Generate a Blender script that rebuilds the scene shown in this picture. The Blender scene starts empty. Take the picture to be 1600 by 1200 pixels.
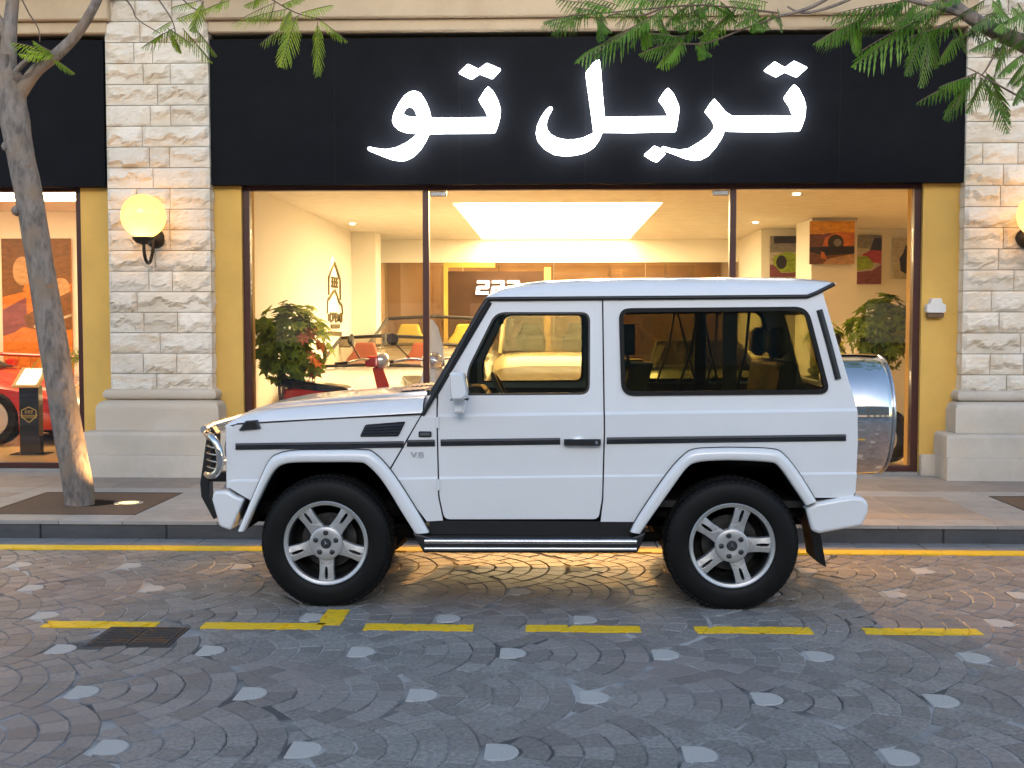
import bpy, math, random
from mathutils import Vector, Matrix
from mathutils.geometry import delaunay_2d_cdt

R = math.radians
random.seed(7)
SC = bpy.context.scene
COL = SC.collection

# ------------------------------------------------------------------ camera
EYE = 1.687                                   # metres above the road
FPX, XV, YHOR = 1850.0, 861.0, 505.0          # focal length and vanishing point, in pixels of a 1600 x 1200 frame
PSI, PIT = math.atan((XV - 800) / FPX), math.atan((600 - YHOR) / FPX)
cam = bpy.data.objects.new('camera', bpy.data.cameras.new('camera'))
COL.objects.link(cam)
cam.location = (0, 0, EYE)
cam.rotation_euler = (math.pi / 2 - PIT, 0, PSI)
cam.data.sensor_width = 36
cam.data.lens = FPX / 1600 * 36
cam.data.clip_end = 2000
cam.data.clip_start = 0.05
SC.camera = cam
FW = Vector((-math.sin(PSI) * math.cos(PIT), math.cos(PSI) * math.cos(PIT), -math.sin(PIT)))
RT = Vector((math.cos(PSI), math.sin(PSI), 0))
UPV = RT.cross(FW)
EYEV = Vector((0, 0, EYE))


def at(px, py, Y):
    """survey point of the photograph -> metres, on the upright plane at distance Y"""
    d = FW + RT * ((px - 800) / FPX) + UPV * ((600 - py) / FPX)
    return EYEV + d * (Y / d.y)


def ground(px, py, z=0.0):
    d = FW + RT * ((px - 800) / FPX) + UPV * ((600 - py) / FPX)
    return EYEV + d * ((z - EYE) / d.z)


def seen(p):
    d = Vector(p) - EYEV
    k = d.dot(FW)
    return 800 + FPX * d.dot(RT) / k, 600 - FPX * d.dot(UPV) / k


# ------------------------------------------------------------------ sky, sun, exposure
SUN_EL, SUN_AZ = 16.0, 180.0
world = bpy.data.worlds.new('World')
SC.world = world
world.use_nodes = True
wn = world.node_tree
sky = wn.nodes.new('ShaderNodeTexSky')
sky.sky_type = 'NISHITA'
sky.sun_disc = False
sky.sun_elevation = R(SUN_EL)
sky.sun_rotation = R(SUN_AZ)
sky.air_density = 1.0
sky.dust_density = 1.2
sky.ozone_density = 1.4
wn.links.new(sky.outputs[0], wn.nodes['Background'].inputs[0])
wn.nodes['Background'].inputs[1].default_value = 0.15
sl = bpy.data.lights.new('sun', 'SUN')
sl.energy = 0.5
sl.angle = R(30)
sl.color = (1.0, 0.93, 0.86)
sun = bpy.data.objects.new('sun', sl)
COL.objects.link(sun)
sun.rotation_euler = (R(90 - SUN_EL), 0, 0)
SC.view_settings.view_transform = 'Standard'
SC.view_settings.look = 'None'
SC.view_settings.exposure = 1.4
SC.view_settings.gamma = 1.0
SC.view_settings.use_curve_mapping = False
SC.render.engine = 'CYCLES'
SC.cycles.use_denoising = True
SC.cycles.max_bounces = 9
SC.cycles.transparent_max_bounces = 24
SC.cycles.transmission_bounces = 6
SC.cycles.glossy_bounces = 4
SC.cycles.diffuse_bounces = 4
SC.cycles.caustics_reflective = False
SC.cycles.caustics_refractive = False
SC.cycles.sample_clamp_indirect = 6.0

# ------------------------------------------------------------------ materials
MATS = {}


def mat(name, c, c2=None, scale=6.0, rough=0.6, metal=0.0, bump=0.0, bscale=None, coat=0.0, detail=4.0,
        stretch=(1, 1, 1), contrast=(0.35, 0.65), emit=None, spec=0.5, tint=0.0, rough2=None, c3=None, scale3=1.0):
    m = bpy.data.materials.new(name)
    m.use_nodes = True
    nt = m.node_tree
    b = nt.nodes['Principled BSDF']
    N, L = nt.nodes.new, nt.links.new
    b.inputs['Roughness'].default_value = rough
    b.inputs['Metallic'].default_value = metal
    b.inputs['Specular IOR Level'].default_value = spec
    b.inputs['Coat Weight'].default_value = coat
    b.inputs['Coat Roughness'].default_value = 0.06
    b.inputs['Base Color'].default_value = (*c, 1)
    tc = N('ShaderNodeNewGeometry')
    mp = N('ShaderNodeMapping')
    mp.inputs['Scale'].default_value = stretch
    L(tc.outputs['Position'], mp.inputs[0])
    src = None
    if c2 is None:
        c2 = tuple(min(1, x * 0.88) for x in c)
    n = N('ShaderNodeTexNoise')
    n.inputs['Scale'].default_value = scale
    n.inputs['Detail'].default_value = detail
    n.inputs['Roughness'].default_value = 0.62
    L(mp.outputs[0], n.inputs['Vector'])
    r = N('ShaderNodeMapRange')
    r.inputs[1].default_value, r.inputs[2].default_value = contrast
    L(n.outputs[0], r.inputs[0])
    mx = N('ShaderNodeMix')
    mx.data_type = 'RGBA'
    mx.inputs[6].default_value = (*c, 1)
    mx.inputs[7].default_value = (*c2, 1)
    L(r.outputs[0], mx.inputs[0])
    src = mx.outputs[2]
    if c3 is not None:
        n3 = N('ShaderNodeTexNoise')
        n3.inputs['Scale'].default_value = scale3
        n3.inputs['Detail'].default_value = 3
        L(tc.outputs['Position'], n3.inputs['Vector'])
        r3 = N('ShaderNodeMapRange')
        r3.inputs[1].default_value, r3.inputs[2].default_value = 0.45, 0.68
        L(n3.outputs[0], r3.inputs[0])
        m3 = N('ShaderNodeMix')
        m3.data_type = 'RGBA'
        m3.inputs[7].default_value = (*c3, 1)
        L(r3.outputs[0], m3.inputs[0])
        L(src, m3.inputs[6])
        src = m3.outputs[2]
    if tint:
        at_ = N('ShaderNodeAttribute')
        at_.attribute_name = 'tint'
        hs = N('ShaderNodeHueSaturation')
        mr = N('ShaderNodeMapRange')
        mr.inputs[3].default_value, mr.inputs[4].default_value = 1 - tint, 1 + tint
        L(at_.outputs['Fac'], mr.inputs[0])
        L(mr.outputs[0], hs.inputs['Value'])
        L(src, hs.inputs['Color'])
        src = hs.outputs[0]
    L(src, b.inputs['Base Color'])
    if rough2 is not None:
        rr = N('ShaderNodeMapRange')
        rr.inputs[3].default_value, rr.inputs[4].default_value = rough, rough2
        L(n.outputs[0], rr.inputs[0])
        L(rr.outputs[0], b.inputs['Roughness'])
    if bump:
        nb = N('ShaderNodeTexNoise')
        nb.inputs['Scale'].default_value = bscale or scale * 6
        nb.inputs['Detail'].default_value = 5
        L(mp.outputs[0], nb.inputs['Vector'])
        bp = N('ShaderNodeBump')
        bp.inputs['Strength'].default_value = bump
        bp.inputs['Distance'].default_value = 0.01
        L(nb.outputs[0], bp.inputs['Height'])
        L(bp.outputs[0], b.inputs['Normal'])
    if emit:
        b.inputs['Emission Color'].default_value = (*emit[0], 1)
        b.inputs['Emission Strength'].default_value = emit[1]
    MATS[name] = m
    return m


def glassmat(name, tint, refl=1.0, rough=0.0, ior=1.5):
    m = bpy.data.materials.new(name)
    m.use_nodes = True
    nt = m.node_tree
    nt.nodes.remove(nt.nodes['Principled BSDF'])
    N, L = nt.nodes.new, nt.links.new
    t, g, f, x, mu = N('ShaderNodeBsdfTransparent'), N('ShaderNodeBsdfGlossy'), N('ShaderNodeFresnel'), N('ShaderNodeMixShader'), N('ShaderNodeMath')
    t.inputs[0].default_value = (*tint, 1)
    g.inputs['Roughness'].default_value = rough
    f.inputs[0].default_value = ior
    mu.operation = 'MULTIPLY'
    mu.inputs[1].default_value = refl
    L(f.outputs[0], mu.inputs[0])
    L(mu.outputs[0], x.inputs[0])
    L(t.outputs[0], x.inputs[1])
    L(g.outputs[0], x.inputs[2])
    L(x.outputs[0], nt.nodes['Material Output'].inputs[0])
    MATS[name] = m
    return m


def lampmat(name, c, s):
    m = bpy.data.materials.new(name)
    m.use_nodes = True
    b = m.node_tree.nodes['Principled BSDF']
    b.inputs['Base Color'].default_value = (0.6, 0.6, 0.6, 1)
    b.inputs['Emission Color'].default_value = (*c, 1)
    b.inputs['Emission Strength'].default_value = s
    MATS[name] = m
    return m


def leafmat(name, c, c2, scale=5.0):
    m = mat(name, c, c2, scale=scale, rough=0.5, contrast=(0.3, 0.7), tint=0.35)
    nt = m.node_tree
    b = nt.nodes['Principled BSDF']
    tr = nt.nodes.new('ShaderNodeBsdfTranslucent')
    mx = nt.nodes.new('ShaderNodeMixShader')
    mx.inputs[0].default_value = 0.4
    src = b.inputs['Base Color'].links[0].from_socket
    nt.links.new(src, tr.inputs[0])
    nt.links.new(b.outputs[0], mx.inputs[1])
    nt.links.new(tr.outputs[0], mx.inputs[2])
    nt.links.new(mx.outputs[0], nt.nodes['Material Output'].inputs[0])
    return m


# ------------------------------------------------------------------ mesh helpers
class MB:
    def __init__(s):
        s.v, s.f, s.m, s.t = [], [], [], []

    def add(s, vs, fs, mi=0, tint=0.5):
        k = len(s.v)
        s.v.extend([tuple(p) for p in vs])
        for f in fs:
            s.f.append([i + k for i in f])
            s.m.append(mi)
            s.t.append(tint)
        return s

    def box(s, x0, x1, y0, y1, z0, z1, mi=0, c=0.0):
        if c <= 0:
            return s.add([(x, y, z) for z in (z0, z1) for y in (y0, y1) for x in (x0, x1)],
                         [(0, 2, 3, 1), (4, 5, 7, 6), (0, 1, 5, 4), (2, 6, 7, 3), (0, 4, 6, 2), (1, 3, 7, 5)], mi)
        # box whose edges are chamfered by c
        def ring(z, e):
            return [(x0 + e + c, y0 + e, z), (x1 - e - c, y0 + e, z), (x1 - e, y0 + e + c, z), (x1 - e, y1 - e - c, z),
                    (x1 - e - c, y1 - e, z), (x0 + e + c, y1 - e, z), (x0 + e, y1 - e - c, z), (x0 + e, y0 + e + c, z)]
        return s.loft([ring(z0, c), ring(z0 + c, 0), ring(z1 - c, 0), ring(z1, c)], mi=mi)

    def prism(s, poly, y0, y1, mi=0, fn=None):
        """outline in (x, z) pushed along y"""
        n = len(poly)
        a = sum(poly[i][0] * poly[(i + 1) % n][1] - poly[(i + 1) % n][0] * poly[i][1] for i in range(n))
        if a < 0:
            poly = poly[::-1]
        vs = [(p[0], y0, p[1]) for p in poly] + [(p[0], y1, p[1]) for p in poly]
        fs = [tuple(range(n)), tuple(range(2 * n - 1, n - 1, -1))]
        fs += [(i + n, (i + 1) % n + n, (i + 1) % n, i) for i in range(n)]
        return s.add(vs, fs, mi)

    def loft(s, rings, mi=0, closed=True, caps=True, wrap=False):
        k, n = len(rings), len(rings[0])
        vs = [p for r in rings for p in r]
        fs = []
        for i in range(k if wrap else k - 1):
            j = (i + 1) % k
            for a in range(n if closed else n - 1):
                b = (a + 1) % n
                fs.append((i * n + a, i * n + b, j * n + b, j * n + a))
        if caps and closed and not wrap:
            fs.append(tuple(range(n - 1, -1, -1)))
            fs.append(tuple(range((k - 1) * n, k * n)))
        return s.add(vs, fs, mi)

    def tube(s, path, r, n=8, mi=0, wrap=False, sy=1.0):
        path = [Vector(p) for p in path]
        rs = r if isinstance(r, (list, tuple)) else [r] * len(path)
        rings, up = [], None
        K = len(path)
        for i, p in enumerate(path):
            if wrap:
                t = path[(i + 1) % K] - path[i - 1]
            else:
                t = path[min(i + 1, K - 1)] - path[max(i - 1, 0)]
            t.normalize()
            if up is None:
                up = Vector((0, 0, 1)) if abs(t.z) < 0.9 else Vector((1, 0, 0))
            a = t.cross(up)
            a.normalize()
            up = a.cross(t)
            rings.append([p + (a * math.cos(2 * math.pi * q / n) + up * math.sin(2 * math.pi * q / n) * sy) * rs[i] for q in range(n)])
        return s.loft(rings, mi, wrap=wrap)

    def lathe(s, prof, c=(0, 0, 0), axis='z', n=24, mi=0, a0=0.0, a1=2 * math.pi, caps=False):
        full = abs(a1 - a0 - 2 * math.pi) < 1e-6
        rings = []
        K = n if full else n + 1
        for q in range(K):
            a = a0 + (a1 - a0) * q / n
            ring = []
            for r, h in prof:
                x, y = r * math.cos(a), r * math.sin(a)
                p = {'z': (x, y, h), 'y': (x, h, y), 'x': (h, x, y)}[axis]
                ring.append((c[0] + p[0], c[1] + p[1], c[2] + p[2]))
            rings.append(ring)
        return s.loft(rings, mi, closed=False, wrap=full)

    def build(s, name, mats, parent=None, smooth=None, loc=None, bevel=0.0, seg=2, kind=None, recalc=True):
        me = bpy.data.meshes.new(name)
        me.from_pydata(s.v, [], s.f)
        mats = mats if isinstance(mats, (list, tuple)) else [mats]
        for m in mats:
            me.materials.append(MATS[m] if isinstance(m, str) else m)
        if len(mats) > 1:
            me.polygons.foreach_set('material_index', s.m)
        if any(abs(t - 0.5) > 1e-6 for t in s.t):
            a = me.attributes.new('tint', 'FLOAT', 'FACE')
            a.data.foreach_set('value', s.t)
        me.validate()
        if recalc:
            import bmesh
            bm = bmesh.new()
            bm.from_mesh(me)
            bmesh.ops.recalc_face_normals(bm, faces=bm.faces)
            bm.to_mesh(me)
            bm.free()
        if smooth:
            me.shade_smooth()
            me.set_sharp_from_angle(angle=R(smooth))
        o = bpy.data.objects.new(name, me)
        COL.objects.link(o)
        if parent is not None:
            o.parent = parent
        if loc:
            o.location = loc
        if bevel:
            b = o.modifiers.new('bevel', 'BEVEL')
            b.width = bevel
            b.segments = seg
            b.limit_method = 'ANGLE'
            b.angle_limit = R(35)
            b.harden_normals = False
        if kind:
            o['kind'] = kind
        return o


def tag(o, label=None, cat=None, group=None, kind=None):
    if label: o['label'] = label
    if cat: o['category'] = cat
    if group: o['group'] = group
    if kind: o['kind'] = kind
    return o


def thing(name, label, cat, loc=(0, 0, 0), rotz=0.0, group=None):
    o = bpy.data.objects.new(name, None)
    COL.objects.link(o)
    o.location = loc
    o.rotation_euler = (0, 0, rotz)
    o.empty_display_size = 0.2
    return tag(o, label, cat, group)


def inside(p, poly):
    x, y = p
    c = False
    n = len(poly)
    for i in range(n):
        x1, y1 = poly[i]
        x2, y2 = poly[(i + 1) % n]
        if (y1 > y) != (y2 > y) and x < (x2 - x1) * (y - y1) / (y2 - y1) + x1:
            c = not c
    return c


def fill(outer, holes=(), lines=()):
    """triangles of an outline with holes, cut along extra lines"""
    vs, es = [], []
    for loop in [outer, *holes]:
        k = len(vs)
        vs += [Vector(p) for p in loop]
        es += [(k + i, k + (i + 1) % len(loop)) for i in range(len(loop))]
    for a, b in lines:
        k = len(vs)
        vs += [Vector(a), Vector(b)]
        es.append((k, k + 1))
    V, E, F = delaunay_2d_cdt(vs, es, [], 0, 1e-5)[:3]
    out = []
    for f in F:
        c = (sum(V[i][0] for i in f) / 3, sum(V[i][1] for i in f) / 3)
        if inside(c, outer) and not any(inside(c, h) for h in holes):
            out.append(tuple(f))
    used = sorted({i for f in out for i in f})
    new = {i: k for k, i in enumerate(used)}
    return [(V[i][0], V[i][1]) for i in used], [tuple(new[i] for i in f) for f in out]


def rim(tris):
    cnt = {}
    for f in tris:
        for i in range(len(f)):
            e = (f[i], f[(i + 1) % len(f)])
            cnt[e] = 1
    return [e for e in cnt if (e[1], e[0]) not in cnt]


def rounded(poly, r, n=4):
    out = []
    K = len(poly)
    rr = r if isinstance(r, (list, tuple)) else [r] * K
    for i in range(K):
        p, a, b = Vector(poly[i]), Vector(poly[i - 1]), Vector(poly[(i + 1) % K])
        if rr[i] <= 0:
            out.append(tuple(p))
            continue
        da, db = (a - p), (b - p)
        k = min(rr[i], da.length * 0.48, db.length * 0.48)
        s, e = p + da.normalized() * k, p + db.normalized() * k
        for q in range(n + 1):
            t = q / n
            w = s * (1 - t) ** 2 + p * 2 * t * (1 - t) + e * t * t
            out.append((w[0], w[1]))
    return out


def lerp_table(tab, x):
    if x <= tab[0][0]: return tab[0][1]
    for (a, b), (c, d) in zip(tab, tab[1:]):
        if x <= c:
            return b + (d - b) * (x - a) / (c - a)
    return tab[-1][1]


def spline(pts, n=6):
    P = [Vector(p) for p in pts]
    out = []
    for i in range(len(P) - 1):
        a, b, c, d = P[max(i - 1, 0)], P[i], P[i + 1], P[min(i + 2, len(P) - 1)]
        for q in range(n):
            t = q / n
            out.append(0.5 * ((2 * b) + (c - a) * t + (2 * a - 5 * b + 4 * c - d) * t * t + (3 * b - a - 3 * c + d) * t ** 3))
    out.append(P[-1])
    return out


mat('white_paint', (0.80, 0.805, 0.815), (0.77, 0.775, 0.785), scale=2.5, rough=0.22, coat=0.7, spec=0.5)
mat('dark_gap', (0.006, 0.006, 0.007), rough=0.8)
mat('black_plastic', (0.006, 0.0068, 0.008), (0.009, 0.010, 0.012), scale=14, rough=0.42, bump=0.05, bscale=300)
mat('moulding_grey', (0.018, 0.020, 0.025), (0.026, 0.028, 0.033), scale=10, rough=0.38)
mat('rubber', (0.005, 0.005, 0.0056), (0.008, 0.008, 0.008), scale=7, rough=0.55, bump=0.08, bscale=120, spec=0.2)
mat('chrome', (0.80, 0.775, 0.745), (0.72, 0.70, 0.67), scale=5, rough=0.07, metal=1.0)
mat('steel', (0.62, 0.63, 0.65), (0.5, 0.51, 0.53), scale=9, rough=0.22, metal=1.0)
mat('alloy', (0.52, 0.52, 0.52), (0.45, 0.45, 0.45), scale=7, rough=0.36, metal=0.55)
mat('alloy_dark', (0.045, 0.045, 0.048), (0.08, 0.08, 0.08), scale=30, rough=0.4, metal=0.7)
mat('underbody', (0.004, 0.004, 0.004), (0.009, 0.008, 0.007), scale=8, rough=0.9, spec=0.1)
mat('cabin_black', (0.008, 0.008, 0.0085), (0.014, 0.014, 0.014), scale=9, rough=0.6)
mat('cabin_tan', (0.16, 0.09, 0.045), (0.12, 0.065, 0.03), scale=4, rough=0.55)
mat('vent_grey', (0.22, 0.22, 0.23), rough=0.5)
mat('lamp_amber', (0.75, 0.28, 0.04), rough=0.2, coat=0.8)
mat('lamp_clear', (0.75, 0.76, 0.78), (0.6, 0.6, 0.62), scale=20, rough=0.12, metal=0.7)
mat('lamp_red', (0.4, 0.02, 0.015), rough=0.2, coat=0.8)
mat('smoke_lens', (0.10, 0.10, 0.105), rough=0.15, coat=0.8)
glassmat('car_glass', (0.85, 0.85, 0.76), 0.9)
glassmat('tint_glass', (0.64, 0.63, 0.48), 0.8)
# ================================================================== street
mat('cobble', (0.285, 0.274, 0.258), (0.155, 0.150, 0.144), scale=48, rough=0.42, rough2=0.62, bump=0.2, bscale=110, tint=0.22, spec=0.35, c3=(0.24, 0.20, 0.185), scale3=0.5)  # brownish patches: stone tone with warm shop light put into the colour
mat('granite_light', (0.54, 0.515, 0.475), (0.38, 0.365, 0.34), scale=160, rough=0.65, bump=0.15, bscale=220)
mat('joint', (0.085, 0.084, 0.085), (0.42, 0.41, 0.39), scale=0.9, rough=0.9, contrast=(0.42, 0.56), bump=0.3, bscale=120)
mat('road_paint', (0.88, 0.56, 0.015), (0.42, 0.29, 0.10), scale=24, rough=0.55, contrast=(0.56, 0.78), bump=0.2, bscale=100)
mat('kerb_granite', (0.085, 0.088, 0.095), (0.055, 0.058, 0.064), scale=5, rough=0.75, bump=0.25, bscale=60, stretch=(0.6, 1, 1.5))
mat('gutter_stone', (0.26, 0.255, 0.25), (0.19, 0.19, 0.19), scale=8, rough=0.7, bump=0.2, bscale=80)
mat('slab_beige', (0.33, 0.275, 0.235), (0.28, 0.235, 0.20), scale=5, rough=0.55, rough2=0.7, bump=0.12, bscale=90, tint=0.14)
mat('slab_grey', (0.36, 0.345, 0.33), (0.30, 0.29, 0.28), scale=5, rough=0.55, rough2=0.7, bump=0.12, bscale=90, tint=0.14)
mat('slab_joint', (0.16, 0.14, 0.125), rough=0.9)
mat('rust_iron', (0.07, 0.062, 0.058), (0.20, 0.085, 0.03), scale=9, rough=0.7, metal=0.3, contrast=(0.5, 0.72), bump=0.5, bscale=120)
mat('resin_gravel', (0.20, 0.12, 0.075), (0.06, 0.045, 0.035), scale=110, rough=0.8, bump=0.8, bscale=160, contrast=(0.4, 0.6))
mat('grate_edge', (0.03, 0.025, 0.025), rough=0.6)

mb = MB()
mb.add([(-300, -300, -0.006), (300, -300, -0.006), (300, 300, -0.006), (-300, 300, -0.006)], [(0, 1, 2, 3)])
STREET = mb.build('street', 'joint', kind='structure', recalc=False)

FA, FB, FR, NR = 0.78, 0.70, 0.70, 6
X0, Y0 = -0.197, 5.985
RWID = FR / NR
stones = []            # (outline, material, height)
XLO, XHI, YLO, YHI = -6.6, 6.6, 2.6, 8.66
for j in range(-6, 6):
    for i in range(-12, 13):
        cx = X0 + FA * i + (FA / 2 if j % 2 else 0.0)
        cy = Y0 + FB * j
        if not (XLO - 0.8 < cx < XHI + 0.8 and YLO - 0.8 < cy < YHI + 0.8):
            continue
        left = [(cx - FA / 2, cy - FB), (cx - FA / 2, cy + FB), (cx - FA, cy), (cx - FA, cy - 2 * FB), (cx - FA, cy + 2 * FB), (cx - 1.5 * FA, cy - FB), (cx - 1.5 * FA, cy + FB)]
        def push(p, g=0.0):
            x, y = p
            for a, b in left:
                d = math.hypot(x - a, y - b)
                if d < FR + g:
                    x, y = a + (x - a) / d * (FR + g), b + (y - b) / d * (FR + g)
            return x, y
        # the pale half-round stone at the heart of each fan
        d = [(cx - 0.062, cy - 0.088), (cx - 0.02, cy - 0.09)] + [(cx + 0.074 * math.cos(t), cy + 0.088 * math.sin(t)) for t in [R(-70 + 23.33 * q) for q in range(7)]] + [(cx - 0.02, cy + 0.09), (cx - 0.062, cy + 0.088)]
        stones.append((d, 0 if random.random() < (0.35 if cy > 6.4 else 0.06) else 1, random.uniform(-0.001, 0.0015)))
        for k in range(1, NR):
            r0, r1 = 0.086 + 0.1228 * (k - 1), 0.086 + 0.1228 * k
            rm = (r0 + r1) / 2
            n = max(3, round(rm * math.pi * 2 / 0.135))
            ph = random.random()
            cuts = [ph + q + random.uniform(-0.16, 0.16) for q in range(n)] + [ph + n]
            cuts[-1] = cuts[0] + n
            for q in range(n):
                t0, t1 = cuts[q] / n * 2 * math.pi, cuts[q + 1] / n * 2 * math.pi
                tm = (t0 + t1) / 2
                pc = (cx + rm * math.cos(tm), cy + rm * math.sin(tm))
                if any(math.hypot(pc[0] - a, pc[1] - b) < FR - 0.02 for a, b in left):
                    continue
                if not (XLO < pc[0] < XHI and YLO < pc[1] < YHI):
                    continue
                g = 0.003
                jr = [random.uniform(-0.004, 0.004) for _ in range(6)]
                P = []
                for (rr, tt, e) in ((r0 + g, t0 + g / r0, 0), (r1 - g, t0 + g / r1, 1), (r1 - g, tm, 2), (r1 - g, t1 - g / r1, 3), (r0 + g, t1 - g / r0, 4), (r0 + g, tm, 5)):
                    P.append(push((cx + (rr + jr[e]) * math.cos(tt), cy + (rr + jr[e]) * math.sin(tt)), g))
                area = abs(sum(P[a][0] * P[(a + 1) % 6][1] - P[(a + 1) % 6][0] * P[a][1] for a in range(6))) / 2
                if area > 0.0009:
                    stones.append((P, 0, random.uniform(-0.0015, 0.0015)))
MAN = [ground(137, 1008), ground(262, 1008), ground(290, 981), ground(172, 981)]
MANC = (sum(p.x for p in MAN) / 4, sum(p.y for p in MAN) / 4)
MW, MH = 0.225, 0.20
stones = [s for s in stones if not (abs(sum(p[0] for p in s[0]) / len(s[0]) - MANC[0]) < MW + 0.03 and abs(sum(p[1] for p in s[0]) / len(s[0]) - MANC[1]) < MH + 0.03)]


def stone_geo(mb, P, h, mi, tint):
    n = len(P)
    c = (sum(p[0] for p in P) / n, sum(p[1] for p in P) / n)
    tx, ty = random.uniform(-0.008, 0.008), random.uniform(-0.008, 0.008)
    def shrink(p, e):
        dx, dy = c[0] - p[0], c[1] - p[1]
        L = math.hypot(dx, dy) + 1e-9
        return p[0] + dx / L * e, p[1] + dy / L * e
    def zz(p, d): return h + d + (p[0] - c[0]) * tx + (p[1] - c[1]) * ty
    r0 = [(p[0], p[1], -0.03) for p in P]
    r1 = [(p[0], p[1], zz(p, -0.004)) for p in P]
    r2 = [(*shrink(p, 0.006), zz(p, 0.0)) for p in P]
    vs = r0 + r1 + r2
    fs = [(i, (i + 1) % n, (i + 1) % n + n, i + n) for i in range(n)] + [(i + n, (i + 1) % n + n, (i + 1) % n + 2 * n, i + 2 * n) for i in range(n)] + [tuple(range(2 * n, 3 * n))]
    mb.add(vs, fs, mi, tint)


def shown_area(P):
    q = [seen((p[0], p[1], 0)) for p in P]
    cxp, cyp = sum(a for a, _ in q) / len(q), sum(b for _, b in q) / len(q)
    if not (0 < cxp < 1600 and 0 < cyp < 1200):
        return 0
    return abs(sum(q[a][0] * q[(a + 1) % len(q)][1] - q[(a + 1) % len(q)][0] * q[a][1] for a in range(len(q))))


order = sorted(range(len(stones)), key=lambda i: -shown_area(stones[i][0]))
near = set(order[:300])
rest = MB()
for i, (P, mi, h) in enumerate(stones):
    tint = 0.02 + 0.96 * random.random()
    if i in near:
        m1 = MB()
        stone_geo(m1, P, h, 0, tint)
        m1.build('pale_stone' if mi else 'cobble', 'granite_light' if mi else 'cobble', STREET)
    else:
        stone_geo(rest, P, h, mi, tint)
rest.build('cobbles', ['cobble', 'granite_light'], STREET, kind='stuff')


def clip(P, box):
    for ax, lim, sg in ((0, box[0], 1), (0, box[1], -1), (1, box[2], 1), (1, box[3], -1)):
        out = []
        for a, b in zip(P, P[1:] + P[:1]):
            ia, ib = (a[ax] - lim) * sg >= 0, (b[ax] - lim) * sg >= 0
            if ia: out.append(a)
            if ia != ib:
                t = (lim - a[ax]) / (b[ax] - a[ax])
                out.append((a[0] + (b[0] - a[0]) * t, a[1] + (b[1] - a[1]) * t))
        P = out
        if len(P) < 3: return []
    return P


def paint(name, boxes):
    mb = MB()
    for bx in boxes:
        # a thin coat over the joints and a thicker one on each stone's head
        mb.add([(bx[0] + 0.004, bx[2] + 0.004, -0.003), (bx[1] - 0.004, bx[2] + 0.004, -0.003), (bx[1] - 0.004, bx[3] - 0.004, -0.003), (bx[0] + 0.004, bx[3] - 0.004, -0.003)], [(0, 1, 2, 3)])
        for P, mi, h in stones:
            if max(p[0] for p in P) < bx[0] or min(p[0] for p in P) > bx[1] or max(p[1] for p in P) < bx[2] or min(p[1] for p in P) > bx[3]:
                continue
            b2 = (bx[0] + random.uniform(-0.006, 0.006), bx[1] + random.uniform(-0.006, 0.006), bx[2] + random.uniform(-0.005, 0.005), bx[3] + random.uniform(-0.005, 0.005))
            q = clip(list(P), b2)
            if q:
                n = len(q)
                mb.add([(*p, 0.0045) for p in q] + [(*p, -0.006) for p in q], [tuple(range(n))] + [(i, (i + 1) % n, (i + 1) % n + n, i + n) for i in range(n)])
    return mb.build(name, 'road_paint', STREET)


for a, b in ((62, 240), (313, 505), (570, 740), (822, 1000), (1084, 1262), (1343, 1520)):
    xa, xb = ground(a, 980).x, ground(b, 980).x
    bx = [(xa, xb, 6.405, 6.535)]
    if a == 313:
        bx.append((xb - 0.045, xb + 0.085, 6.50, 6.86))
    paint('painted_dash', bx)
paint('painted_line', [(XLO, XHI, 8.635, 8.66)])
MB().box(-14, 14, 8.662, 8.80, -0.01, 0.006).build('painted_line', 'road_paint', STREET)

# manhole cover
mc = thing('manhole_cover', 'rusty rectangular iron cover set into the cobbles by the yellow dashes', 'manhole cover', (MANC[0], MANC[1], 0))
MB().box(-MW, MW, -MH, MH, -0.03, -0.001).build('frame', 'rust_iron', mc, bevel=0.004)
for sx in (-1, 1):
    x0, x1 = (-MW + 0.02, -0.004) if sx < 0 else (0.004, MW - 0.02)
    ld = MB().box(x0, x1, -MH + 0.02, MH - 0.02, -0.02, 0.004).build('lid', 'rust_iron', mc)
    for k in range(7):
        y = -MH + 0.05 + k * 0.05
        MB().box(x0 + 0.02, x1 - 0.02, y - 0.008, y + 0.008, 0.003, 0.009).build('rib', 'rust_iron', ld)

# kerb, gutter and pavement
KZ = 0.145
kerb = MB().box(-14, 14, 9.11, 9.24, -0.02, KZ - 0.05).build('kerb', 'slab_joint', kind='structure')
x = -14.0
random.seed(3)
while x < 14:
    w = 1.0
    MB().box(x + 0.003, x + w - 0.003, 9.085 + random.uniform(-0.002, 0.002), 9.25, -0.02, KZ - 0.022, c=0.008).build('kerb_stone', 'kerb_granite', kerb)
    x += w
x = -14.2
while x < 14:
    MB().box(x + 0.003, x + 0.497, 8.806, 9.082, -0.03, 0.004 + random.uniform(-0.001, 0.002), c=0.004).build('gutter_stone', 'gutter_stone', kerb)
    x += 0.5
pave = MB().box(-14, 14, 9.25, 12.9, 0.0, KZ - 0.012).build('pavement', 'slab_joint', kind='structure')
GRL = (-4.60, -3.345, 9.36, 10.60)
GRR = (3.90, 5.16, 9.36, 10.62)


def slab(x0, x1, y0, y1, m):
    for g in (GRL, GRR):
        if x0 >= g[0] - 0.02 and x1 <= g[1] + 0.02 and y0 >= g[2] - 0.02 and y1 <= g[3] + 0.02:
            return
    mb = MB()
    mb.box(x0 + 0.002, x1 - 0.002, y0 + 0.002, y1 - 0.002, KZ - 0.03, KZ + random.uniform(-0.0012, 0.0012), c=0.003)
    t = 0.05 + 0.9 * random.random()
    mb.t = [t] * len(mb.t)
    mb.build('paving_slab', m, pave)


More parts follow.
